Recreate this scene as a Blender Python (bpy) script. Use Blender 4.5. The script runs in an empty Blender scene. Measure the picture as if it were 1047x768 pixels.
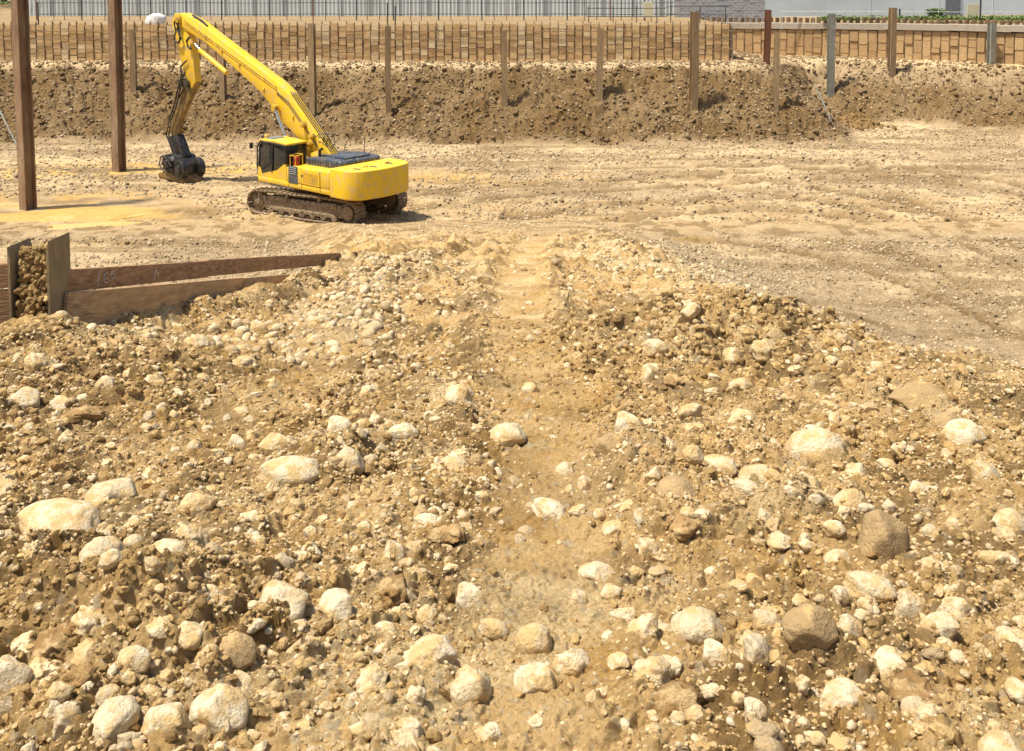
import bpy, bmesh, math, random
import numpy as np
from mathutils import Vector, Matrix
R = math.radians
random.seed(7); rng = np.random.default_rng(11)
SC = bpy.context.scene; COL = SC.collection

# ------------------------------------------------------------------ camera
F, CX, H, PITCH = 1027.0, 523.5, 9.0, R(4)
HOR = -15.0
CYO = HOR + F*math.tan(PITCH)
cd = bpy.data.cameras.new('camera'); cam = bpy.data.objects.new('camera', cd); COL.objects.link(cam)
cam.location = (0, 0, H); cam.rotation_euler = (R(90)-PITCH, 0, 0)
cd.sensor_width = 36; cd.lens = 36*F/1047; cd.shift_y = -(384-CYO)/1047
cd.clip_start = .1; cd.clip_end = 6000
SC.camera = cam
# ------------------------------------------------------------------ light
SUN_EL, SUN_AZ = R(67), R(-108)         # azimuth from +y, negative = to the left
w = bpy.data.worlds.new('World'); SC.world = w; w.use_nodes = True
nt = w.node_tree; bg = nt.nodes['Background']
sky = nt.nodes.new('ShaderNodeTexSky'); sky.sky_type = 'NISHITA'; sky.sun_disc = False
sky.sun_elevation = SUN_EL; sky.sun_rotation = SUN_AZ; sky.dust_density = 3; sky.air_density = 1.2
nt.links.new(sky.outputs[0], bg.inputs[0]); bg.inputs[1].default_value = .09
sd = bpy.data.lights.new('sun', 'SUN'); sd.energy = 4.8; sd.angle = R(3.5); sd.color = (1, .91, .76)
so = bpy.data.objects.new('sun', sd); COL.objects.link(so)
sv = Vector((math.sin(SUN_AZ)*math.cos(SUN_EL), math.cos(SUN_AZ)*math.cos(SUN_EL), math.sin(SUN_EL)))
so.rotation_euler = sv.to_track_quat('Z', 'Y').to_euler()
so.location = (0, 0, 40)
SC.view_settings.view_transform = 'Standard'; SC.view_settings.look = 'None'
SC.view_settings.exposure = .55; SC.view_settings.gamma = 1
SC.render.engine = 'CYCLES'

# ------------------------------------------------------------------ projection helpers
def ray(px, row):
    a, b = (px-CX)/F, -(row-CYO)/F
    return np.array([a, math.cos(PITCH)+b*math.sin(PITCH), -math.sin(PITCH)+b*math.cos(PITCH)])
def at_y(px, row, y):
    r = ray(px, row); k = y/r[1]; return (r[0]*k, y, H+r[2]*k)
# ------------------------------------------------------------------ numpy noise
def hsh(ix, iy, s):
    n = (ix.astype(np.int64)*374761393 + iy.astype(np.int64)*668265263 + s*974634777) & 0x7fffffff
    n = ((n ^ (n >> 13))*1274126177) & 0x7fffffff
    n = ((n ^ (n >> 16))*1103515245) & 0x7fffffff
    return ((n ^ (n >> 11)) & 0xffffff).astype(np.float32)/np.float32(0xffffff)
def vn(x, y, s=0):
    ix = np.floor(x); iy = np.floor(y); fx = (x-ix).astype(np.float32); fy = (y-iy).astype(np.float32)
    fx = fx*fx*(3-2*fx); fy = fy*fy*(3-2*fy)
    a, b, c, d = hsh(ix, iy, s), hsh(ix+1, iy, s), hsh(ix, iy+1, s), hsh(ix+1, iy+1, s)
    return (a+(b-a)*fx)*(1-fy)+(c+(d-c)*fx)*fy
def fbm(x, y, s=0, o=4, g=.5):
    t = 0; a = 1; n = 0
    for k in range(o):
        t = t+a*vn(x*2**k+17.3*k, y*2**k-9.1*k, s+k); n += a; a *= g
    return t/n
def lumps(x, y, sc, s=0, dens=.8, rmin=.25, rmax=.7):
    """rounded clods: highest dome over each point, in metres"""
    u = x/sc; v = y/sc; iu = np.floor(u); iv = np.floor(v); best = np.zeros(x.shape, np.float32)
    for i in (-1, 0, 1):
        for j in (-1, 0, 1):
            cx = iu+i; cy = iv+j
            h1 = hsh(cx, cy, s); h2 = hsh(cx, cy, s+1); h3 = hsh(cx, cy, s+2)
            rr = (rmin+(rmax-rmin)*h3*h3)
            du = u-(cx+h1); dv = v-(cy+h2)
            t = 1-(du*du+dv*dv)/(rr*rr)
            hh = np.where((t > 0) & (hsh(cx, cy, s+3) < dens), np.maximum(t, 0)**.85*rr*sc*.95, 0)
            best = np.maximum(best, hh)
    return best
def sm(a, b, x):
    t = np.clip((x-a)/(b-a), 0, 1); return t*t*(3-2*t)
def gs(x, y, cx, cy, sx, sy): return np.exp(-((x-cx)/sx)**2-((y-cy)/sy)**2)

def gp(px, row):
    r = ray(px, row); k = -H/r[2]; return r[0]*k, r[1]*k
def spl(pts):
    P = [gp(*p) for p in pts]; P = [P[0]]+P+[P[-1]]; X, Y = [], []
    for i in range(1, len(P)-2):
        for t in np.linspace(0, 1, 10, endpoint=False):
            f = lambda c: .5*((2*P[i][c])+(-P[i-1][c]+P[i+1][c])*t+(2*P[i-1][c]-5*P[i][c]+4*P[i+1][c]-P[i+2][c])*t*t+(-P[i-1][c]+3*P[i][c]-3*P[i+1][c]+P[i+2][c])*t**3)
            X.append(f(0)); Y.append(f(1))
    o = np.argsort(X); return np.array(X)[o], np.array(Y)[o]
TRACKS = [spl(p) for p in (
    [(500, 262), (530, 238), (590, 222), (680, 212), (800, 210), (930, 222), (1080, 250)],
    [(620, 238), (720, 236), (840, 252), (950, 285), (1080, 345)],
    [(650, 180), (780, 192), (900, 212), (990, 240), (1100, 285)],
    [(420, 208), (520, 196), (680, 186), (860, 180), (1100, 178)],
    [(90, 236), (180, 222), (300, 238), (420, 250)],
    [(560, 168), (700, 166), (850, 172), (1000, 190), (1100, 206)])]
def trackmask(x, y):
    o = np.zeros(x.shape, np.float32)
    for tx, ty_ in TRACKS:
        yt = np.interp(x, tx, ty_, left=999, right=999); sl = np.interp(x+.5, tx, ty_)-np.interp(x-.5, tx, ty_)
        q = np.abs((y-yt)/np.sqrt(1+sl*sl)+.4*(fbm(x*.2, y*.2, 31, 2)-.5))-1.1; o = np.maximum(o, np.exp(-(q/.42)**4))
    return o
TOE = np.array([(-90, 57.5), (-30, 56.6), (0, 56.2), (13, 55.9), (16.5, 55.8), (18.9, 56.3), (20.1, 58.6), (20.9, 63.5), (22.5, 66.6), (26, 65.0), (29.5, 61.6), (36, 58.2), (90, 52)], float)
W1Y = 63.6; W1X = 13.8                                        # main lagging wall and its right end
W2 = [(13.5, 79.1), (15.0, 78.4), (19, 76.5), (23, 74.5), (27.0, 72.2), (30.3, 69.4), (33.2, 66.3), (37, 62.8), (60, 48)]     # second wall
def w2y(x): return np.interp(x, [p[0] for p in W2], [p[1] for p in W2])
def behind_toe(x, y):
    """signed distance behind the toe polyline (positive = in the bank)"""
    best = np.full(x.shape, 1e9, np.float32)
    for (x0, y0), (x1, y1) in zip(TOE[:-1], TOE[1:]):
        dx, dy = x1-x0, y1-y0; t = np.clip(((x-x0)*dx+(y-y0)*dy)/(dx*dx+dy*dy), 0, 1)
        best = np.minimum(best, np.hypot(x-x0-t*dx, y-y0-t*dy).astype(np.float32))
    return np.where(y > np.interp(x, TOE[:, 0], TOE[:, 1]), best, -best)
def ramp_plane(x, y):
    z = 7.15-.19*y
    z = z+.13*np.exp(-((x+4.35-(y-10)*.17)/.45)**2)*sm(9.5, 11, y)*(1-sm(16, 18, y))*(.4+1.2*fbm(x*1.5, y*1.5, 77, 2))+.32*gs(x, y, -3.9, 8.6, 1.3, 1.6)+.22*gs(x, y, -4.6, 9.4, .7, .7)                       # heap at the H-beam
    z = z+.42*gs(x, y, 2.6, 10.6, 1.0, 1.3)+.30*gs(x, y, 1.5, 10.0, .8, 1.0)+.25*gs(x, y, 3.9, 8.4, .9, 1.0)+.25*gs(x, y, 2.5, 13.5, .7, 1.5)
    z = z+.20*gs(x, y, -1.55, 3.9, .55, .5)+.12*gs(x, y, .9, 5.6, .6, .9)+.16*gs(x, y, 2.6, 5.2, .9, .7)
    z = z+.20*np.exp(-((x+2.35-.02*y)/.55)**2)*sm(9, 12, y)*(1-sm(14, 20, y))
    return z
def rutc(y): return np.interp(y, [0, 3.15, 5, 8, 12, 18, 26, 38, 60], [.1, .09, .2, .2, .1, .1, .5, 1.6, 6])
def pit(x, y):
    z = .35*(fbm(x*.06, y*.06, 40, 3)-.5)
    z = z*sm(20, 30, y)
    return z
def H0(x, y):
    x = np.asarray(x, np.float32); y = np.asarray(y, np.float32)
    p = pit(x, y)
    xr = np.interp(y, [-5, 0, 4, 6, 8.4, 10.3, 13.3, 17, 24, 40], [9, 8.5, 8, 6.5, 4.5, 3.7, 3.3, 3.1, 2.9, 3.2])
    xr = xr+.5*(fbm(y*.6, x*0+3.3, 9, 3)-.5)
    xl = np.where(y < 9.75, -60, -4.62+(y-10)*.081)
    xl = np.where(y > 23, -3.57-(y-23)*.22, xl)
    dr = np.maximum(0, x-xr); dl = np.maximum(0, xl-x)
    slr = np.interp(y, [0, 13, 18, 26, 40], [1.0, .95, .6, .3, .2])
    sll = np.interp(y, [0, 22.5, 24.5, 40], [9, 7, .5, .25])
    rp = ramp_plane(x, y)-slr*dr-sll*dl
    rp = np.where((y > 9.75) & (x < xl), rp-np.minimum((y-9.75)*8, 7)*(y < 10.6), rp)
    k = .35
    z = np.maximum(rp, p)+np.where(np.abs(rp-p) < k, (k-np.abs(rp-p))**2/(4*k), 0)
    # benches
    s = behind_toe(x, y)+1.1*(fbm(x*.35, y*.35, 60, 3)-.5)
    top = np.where(x < 16.5, 4.45, 3.95)
    b = np.interp(s, [-1.2, 0, .8, 4.6, 5.6, 12], [0, .12, .75, 3.95, 4.22, 4.18])*top/4.45
    b = b-.8*gs(x, y, 22.6, 65.6, 1.3, 1.6)*(s > -1)-.9*gs(x, y, 21.0, 68.5, .9, 3)
    z = np.where(s > -1.2, np.maximum(z, z*0+b+p*.3), z)
    z = z+.55*gs(x, y, 21.7, 63.6, 1.1, .8)  # mound standing in for the gully hole, coloured dark as its shade
    # upper ground behind the two lagging walls
    w1 = sm(0, .12, y-(W1Y+.10))*(x < W1X+.25)
    z = z*(1-w1)+6.45*w1
    w2 = sm(0, .15, y-(w2y(x)+.38))*(x > W1X+.2)
    z = z*(1-w2)+(6.0+.010*(x-15))*w2
    far = sm(102, 150, y); z = z*(1-far)+6.7*far
    z = z+np.where((y > 84) & (x < -34), .9*sm(84, 90, y), 0)
    return z
def masks(x, y):
    s = behind_toe(x, y)
    onr = (ramp_plane(x, y)-.45 < H0(x, y)) & (y < 38)
    onr = onr.astype(np.float32)
    c = rutc(y)
    rut = np.exp(-((x-c)/(.36+.004*y))**4)*sm(2.2, 4.0, y)*(1-sm(30, 40, y))
    rut = np.maximum(rut, .8*np.exp(-((x+2.0)/.45)**4)*sm(5.5, 7, y)*(1-sm(11, 14, y)))
    rut = np.maximum(rut, .7*gs(x, y, .85, 4.2, .35, .55)); rut = np.maximum(rut, .6*gs(x, y, -.95, 7.6, .5, .5))
    n = fbm(x*1.3, y*1.3, 5, 3)
    rough = np.clip((.45+1.5*(n-.22))*(1-.74*rut), .14, 1.4)+.25*sm(14, 20, y)*(1-.8*rut)
    rough = rough+.45*gs(x, y, 2.4, 10.4, 1.6, 1.6)+.35*gs(x, y, -1.5, 3.9, .9, 1.0)+.2*gs(x, y, 3, 6, 1.5, 1.5)
    bank = sm(-.3, .6, s)*(1-sm(4.3, 5.3, s))
    return s, onr, rut, rough, bank
def HD(x, y):
    """terrain with its clods, ruts and rubble"""
    x = np.asarray(x, np.float32); y = np.asarray(y, np.float32)
    z = H0(x, y)
    s, onr, rut, rough, bank = masks(x, y)
    shp = x.shape; x = x.ravel(); y = y.ravel(); z = z.ravel().copy(); s, onr, rut, rough, bank = (q.ravel() for q in (s, onr, rut, rough, bank))
    wx = x+.09*(fbm(x*4, y*4, 70, 2, .4)-.5); wy = y+.09*(fbm(x*4+40, y*4, 71, 2, .4)-.5)
    wx2 = wx+.022*(fbm(x*15, y*15, 72, 2, .4)-.5); wy2 = wy+.022*(fbm(x*15, y*15+9, 73, 2, .4)-.5)
    near = 1-sm(26, 40, y)
    a = onr*near
    heap = np.clip(gs(x, y, 2.4, 10.4, 1.5, 1.3)+.5*gs(x, y, -3.4, 7.8, 1.4, 1.2)+.6*gs(x, y, -1.5, 3.9, .8, .7)+.5*gs(x, y, 3.2, 6.5, 1.0, .8), 0, 1)
    m = a > 0
    if m.any():
        X, Y, Rg, A = x[m], y[m], rough[m], a[m]
        d = .42*lumps(wx[m], wy[m], .55, 100, .35)+.50*lumps(wx2[m], wy2[m], .24, 110, .5)
        tb = np.abs(fbm(X*2.6, Y*2.6, 85, 4, .55)-.5)*2                      # crevices between the clods
        cr_ = (1-sm(0, .24, tb))
        zz = z[m]+A*(Rg*d*.9-cr_*(.035+.10*heap[m])*np.clip(Rg, 0, 1)+heap[m]*.34*(fbm(X*2.6, Y*2.6, 87, 3, .5)-.45)+.12*(fbm(X*1.6, Y*1.6, 80, 4)-.5)*Rg*2)
        U = wx2[m]+.35*zz; V = wy2[m]+1.1*zz
        tb2 = np.abs(fbm(U*7.5, V*7.5, 86, 3, .6)-.5)*2
        e = .50*lumps(U, V, .105, 120, .75)-(1-sm(0, .2, tb2))*.022+.045*(fbm(U*10, V*10, 81, 4, .65)-.5)
        z[m] = zz+A*e*np.clip(Rg+.1, .3, 1.2)
    m = (a > 0) & (y < 15)
    if m.any():
        U = wx2[m]+.35*z[m]; V = wy2[m]+1.1*z[m]
        e = .55*lumps(U, V, .048, 130, .85)+.55*lumps(U, V, .026, 140, .85)+.018*(fbm(U*30, V*30, 141, 2, .7)-.5)
        z[m] += a[m]*e*(.65+.6*np.clip(rough[m], 0, 1))*(1-sm(11, 15, y[m]))
    r2 = x-np.interp(y, [9, 11, 14, 17.3, 23, 28], [-5, -4.0, -3.0, -2.08, -1.2, -.5]); w2_ = sm(10.5, 12, y)*(1-sm(25, 30, y))
    z = z+a*w2_*(-.13*np.exp(-(r2/.24)**2)+.11*np.exp(-((np.abs(r2)-.5)/.2)**2))*(.5+fbm(x*1.2, y*1.2, 94, 2))
    # rut: sunk, with shoulders and grouser bars
    c = rutc(y); q = (x-c)
    z = z-a*(.06*rut)*(1-.2*sm(16, 24, y))+a*.20*np.exp(-((np.abs(q)-.60)/.18)**2)*np.clip(2.4*(fbm(x*2.2, y*1.1, 90, 3)-.38), 0, 1)*sm(4, 7, y)*(1-.25*sm(18, 26, y))
    z = z+a*rut*.006*np.sin(y*31+2*vn(x*3, y*3, 4))*sm(4, 7, y)*fbm(x*1.2, y*1.2, 93, 2)
    # pit floor: long wandering tyre tracks and rubble
    pf = (1-onr)*(1-sm(-1, .5, s))*sm(12, 20, y)
    trk = 0
    m = pf > 0
    if m.any():
        trm = 0
        for tx, ty_ in TRACKS:
            yt = np.interp(x[m], tx, ty_, left=999, right=999); sl = np.interp(x[m]+.5, tx, ty_)-np.interp(x[m]-.5, tx, ty_)
            q = (y[m]-yt)/np.sqrt(1+sl*sl)+.4*(fbm(x[m]*.2, y[m]*.2, 31, 2)-.5); q = np.abs(q)-1.1
            trm = trm-.085*np.exp(-(q/.36)**4)+.055*np.exp(-((np.abs(q)-.52)/.13)**2)
        z[m] += pf[m]*trm*(.6+1.3*fbm(x[m]*.15, y[m]*.25, 33, 3))
    m = pf > 0
    if m.any():
        X, Y = x[m], y[m]
        z[m] += pf[m]*((.07*(fbm(X*.9, Y*1.5, 34, 4)-.5)+.22*lumps(wx[m], wy[m], .5, 150, .28)+  .45*lumps(wx2[m], wy2[m], .22, 160, .5))*(.25+.9*sm(.38, .6, fbm(X*.2, Y*.35, 35, 3)))+.07*(fbm(X*4, Y*4, 39, 3, .65)-.5)-.10*(1-sm(0, .12, np.abs(fbm(X*.35, Y*1.2, 41, 4)-.5)*2)))
    # bank: cut soil with slumps and rubble
    m = bank > 0
    if m.any():
        X, Y = x[m], y[m]; tb = np.abs(fbm(X*.9, Y*.9, 43, 4, .55)-.5)*2
        U = X+.4*z[m]; V = Y+.8*z[m]; tb = np.abs(fbm(U*.9, V*.9, 43, 4, .55)-.5)*2
        z[m] += bank[m]*(.9*(fbm(X*.5, Y*.5, 36, 3, .5)-.5)+.5*(fbm(U*1.6, V*1.6, 45, 4, .6)-.5)+.35*lumps(U, V, .7, 170, .5)+.42*lumps(U, V, .34, 180, .65)+.4*lumps(U, V, .2, 185, .7)-.26*(1-sm(0, .25, tb)))
    cr = sm(4.3, 5.0, s)*(y < 70)*(1-sm(W1Y-.6, W1Y-.1, y)*(x < W1X))
    z = z+cr*(.12*(fbm(x*1.4, y*1.4, 37, 3)-.5)+.4*lumps(wx, wy, .35, 190, .4))
    # flat where the puddle lies
    pz = gs(x, y, -18.6, 39.6, 4.6, 2.6)
    z = np.where(y > 30, z*(1-.6*sm(.15, .5, pz))+(-.13)*.6*sm(.15, .5, pz), z)
    return z.reshape(shp)
def hit(px, row, y0=2.0, y1=120):
    r = ray(px, row); ys = np.concatenate([np.arange(y0, 20, .02), np.arange(20, y1, .05)])
    k = ys/r[1]; zz = H+r[2]*k; g = H0(r[0]*k, ys); i = int(np.argmax(zz <= g))
    return (float(r[0]*k[i]), float(ys[i]), float(g[i]))
def gz(x, y): return float(HD(np.array([x]), np.array([y]))[0])

# ------------------------------------------------------------------ materials
def mat(name, col, rough=.8, metal=0, col2=None, nscale=6, namt=.5, bump=.0, bscale=40, dirt=0, dirtcol=(.30, .21, .11), spec=.5, attr=None, stretch=None, bdist=.02):
    m = bpy.data.materials.new(name); m.use_nodes = True; t = m.node_tree; N = t.nodes; L = t.links
    b = N['Principled BSDF']; b.inputs['Roughness'].default_value = rough; b.inputs['Metallic'].default_value = metal
    b.inputs['Specular IOR Level'].default_value = spec
    tc = N.new('ShaderNodeTexCoord'); src = tc.outputs['Object']
    if stretch:
        mp = N.new('ShaderNodeMapping'); mp.inputs['Scale'].default_value = stretch; L.new(src, mp.inputs[0]); src = mp.outputs[0]
    def noise(sc, det=5):
        n = N.new('ShaderNodeTexNoise'); n.inputs['Scale'].default_value = sc; n.inputs['Detail'].default_value = det; L.new(src, n.inputs[0]); return n.outputs[0]
    def mix(f, a, c, ty='MIX'):
        x = N.new('ShaderNodeMix'); x.data_type = 'RGBA'; x.blend_type = ty
        for k, v in ((0, f), (6, a), (7, c)):
            if isinstance(v, (float, int)): x.inputs[k].default_value = v
            elif isinstance(v, tuple): x.inputs[k].default_value = (*v[:3], 1)
            else: L.new(v, x.inputs[k])
        return x.outputs[2]
    def rmp(v, a, c):
        r = N.new('ShaderNodeMapRange'); r.inputs[1].default_value = a; r.inputs[2].default_value = c; L.new(v, r.inputs[0]); return r.outputs[0]
    base = tuple(col)
    if attr:
        at = N.new('ShaderNodeAttribute'); at.attribute_name = attr; base = at.outputs['Color']
        c = mix(1.0, base, rmpcol(t, noise(nscale), namt), 'MULTIPLY')
    else:
        c2 = col2 or tuple(v*.6 for v in col)
        c = mix(rmp(noise(nscale), .5-.25/max(namt, .05), .5+.25/max(namt, .05)) if False else rmp(noise(nscale), .35, .65), base, tuple(col[i]*(1-namt)+c2[i]*namt for i in range(3)))
    if dirt > 0:
        c = mix(rmp(noise(nscale*1.7+1.3, 8), .62-dirt*.35, .75-dirt*.1), c, dirtcol)
    L.new(c, b.inputs['Base Color'])
    if bump > 0:
        bp = N.new('ShaderNodeBump'); bp.inputs['Strength'].default_value = bump; bp.inputs['Distance'].default_value = bdist
        L.new(noise(bscale, 8), bp.inputs['Height']); L.new(bp.outputs[0], b.inputs['Normal'])
    return m
def rmpcol(t, v, amt):
    r = t.nodes.new('ShaderNodeMapRange'); r.inputs[1].default_value = .3; r.inputs[2].default_value = .7
    r.inputs[3].default_value = 1-amt; r.inputs[4].default_value = 1.0; t.links.new(v, r.inputs[0])
    c = t.nodes.new('ShaderNodeCombineColor')
    for i in range(3): t.links.new(r.outputs[0], c.inputs[i])
    return c.outputs[0]

SOIL = (.51, .308, .098); DRY = (.70, .49, .232); PIT1 = (.275, .192, .105); PIT2 = (.44, .325, .19); MOIST_AND_SHADE = (.125, .077, .027); PALE = (.64, .54, .37); OCH = (.60, .385, .12)
def ground_mat():
    m = bpy.data.materials.new('soil'); m.use_nodes = True; t = m.node_tree; N = t.nodes; L = t.links
    b = N['Principled BSDF']; b.inputs['Roughness'].default_value = .95; b.inputs['Specular IOR Level'].default_value = .15
    g = N.new('ShaderNodeNewGeometry'); pos = g.outputs['Position']
    at = N.new('ShaderNodeAttribute'); at.attribute_name = 'soilmask'; sp = N.new('ShaderNodeSeparateColor'); L.new(at.outputs['Color'], sp.inputs[0])
    def noise(sc, det=6, ro=.6):
        n = N.new('ShaderNodeTexNoise'); n.inputs['Scale'].default_value = sc; n.inputs['Detail'].default_value = det; n.inputs['Roughness'].default_value = ro; L.new(pos, n.inputs['Vector']); return n.outputs[0]
    def rmp(v, a, c, o0=0., o1=1.):
        r = N.new('ShaderNodeMapRange'); r.inputs[1].default_value = a; r.inputs[2].default_value = c; r.inputs[3].default_value = o0; r.inputs[4].default_value = o1; L.new(v, r.inputs[0]); return r.outputs[0]
    def mix(f, a, c, ty='MIX'):
        x = N.new('ShaderNodeMix'); x.data_type = 'RGBA'; x.blend_type = ty
        for k, v in ((0, f), (6, a), (7, c)):
            if isinstance(v, (float, int)): x.inputs[k].default_value = v
            elif isinstance(v, tuple): x.inputs[k].default_value = (*v[:3], 1)
            else: L.new(v, x.inputs[k])
        return x.outputs[2]
    def mul(a, c, op='MULTIPLY'):
        x = N.new('ShaderNodeMath'); x.operation = op
        for k, v in ((0, a), (1, c)):
            if isinstance(v, (float, int)): x.inputs[k].default_value = v
            else: L.new(v, x.inputs[k])
        return x.outputs[0]
    c = mix(rmp(noise(1.1), .38, .62), SOIL, DRY)
    c = mix(rmp(noise(9), .45, .7, 0, .55), c, DRY)
    c = mix(rmp(noise(45, 5, .75), .50, .66, 0, .55), c, (.30, .185, .075))
    c = mix(rmp(noise(.55), .58, .70, 0, .45), c, (.50, .315, .125))
    c = mix(mul(rmp(noise(.9, 3), .50, .60), rmp(noise(48, 6, .8), .44, .54)), c, (.76, .60, .34))
    pa = N.new('ShaderNodeAttribute'); pa.attribute_name = 'pitmask'
    pc = mix(rmp(noise(1.3), .36, .64), PIT1, PIT2); pc = mix(rmp(noise(12), .45, .66, 0, .6), pc, (.52, .405, .245)); c = mix(pa.outputs['Fac'], c, pc)
    # gravel specks
    for sc, lo, w8 in ((7, .16, .75), (16, .20, .7), (38, .22, .6)):
        v = N.new('ShaderNodeTexVoronoi'); v.inputs['Scale'].default_value = sc; L.new(pos, v.inputs['Vector'])
        on = rmp(v.outputs['Distance'], lo+.12, lo)
        sc_ = N.new('ShaderNodeSeparateColor'); L.new(v.outputs['Color'], sc_.inputs[0])
        pick = rmp(sc_.outputs[0], .62, .66, 0, w8)
        cc = mix(sc_.outputs[1], (.44, .36, .24), PALE)
        c = mix(mul(on, pick), c, cc)
    c = mix(mul(sp.outputs[1], rmp(noise(2.5), .35, .65, .4, 1)), c, mix(rmp(noise(14), .4, .6), DRY, PALE))
    md = mix(rmp(noise(1.6), .38, .62), MOIST_AND_SHADE, (.175, .108, .045)); md = mix(rmp(noise(7), .54, .68, 0, .75), md, (.33, .22, .115))
    c = mix(sp.outputs[0], c, md)
    c = mix(mul(sp.outputs[2], rmp(noise(1.4), .3, .5, .5, 1)), c, OCH)
    L.new(c, b.inputs['Base Color'])
    bp = N.new('ShaderNodeBump'); bp.inputs['Strength'].default_value = 1; bp.inputs['Distance'].default_value = .04
    L.new(noise(55, 8, .75), bp.inputs['Height'])
    bp2 = N.new('ShaderNodeBump'); bp2.inputs['Strength'].default_value = .9; bp2.inputs['Distance'].default_value = .010
    L.new(noise(160, 6, .7), bp2.inputs['Height']); L.new(bp.outputs[0], bp2.inputs['Normal']); L.new(bp2.outputs[0], b.inputs['Normal'])
    return m
def stone_mat(name, ca, cb, coat=.5, attr=False, coatc=(.54, .375, .165), speck=.5):
    m = bpy.data.materials.new(name); m.use_nodes = True; t = m.node_tree; N = t.nodes; L = t.links
    b = N['Principled BSDF']; b.inputs['Roughness'].default_value = .85; b.inputs['Specular IOR Level'].default_value = .2
    g = N.new('ShaderNodeNewGeometry'); pos = g.outputs['Position']
    def noise(sc, det=6):
        n = N.new('ShaderNodeTexNoise'); n.inputs['Scale'].default_value = sc; n.inputs['Detail'].default_value = det; n.inputs['Roughness'].default_value = .62; L.new(pos, n.inputs['Vector']); return n.outputs[0]
    def rmp(v, a, c, o0=0., o1=1.):
        r = N.new('ShaderNodeMapRange'); r.inputs[1].default_value = a; r.inputs[2].default_value = c; r.inputs[3].default_value = o0; r.inputs[4].default_value = o1; L.new(v, r.inputs[0]); return r.outputs[0]
    def mix(f, a, c):
        x = N.new('ShaderNodeMix'); x.data_type = 'RGBA'
        for k, v in ((0, f), (6, a), (7, c)):
            if isinstance(v, (float, int)): x.inputs[k].default_value = v
            elif isinstance(v, tuple): x.inputs[k].default_value = (*v[:3], 1)
            else: L.new(v, x.inputs[k])
        return x.outputs[2]
    if attr:
        at = N.new('ShaderNodeAttribute'); at.attribute_name = 'tone'; c = mix(at.outputs['Fac'], ca, cb)
    else:
        oi = N.new('ShaderNodeObjectInfo'); c = mix(oi.outputs['Random'], ca, cb)
    c = mix(rmp(noise(22), .4, .62, 0, .45), c, tuple(v*.78 for v in ca))
    c = mix(rmp(noise(11, 9), .64-coat*.32, .70-coat*.20, 0, .9), c, coatc)
    c = mix(rmp(noise(60, 4), .56, .66, 0, speck), c, (.30, .20, .10))
    L.new(c, b.inputs['Base Color'])
    bp = N.new('ShaderNodeBump'); bp.inputs['Strength'].default_value = .9; bp.inputs['Distance'].default_value = .02
    L.new(noise(55, 9), bp.inputs['Height']); L.new(bp.outputs[0], b.inputs['Normal'])
    return m
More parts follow.
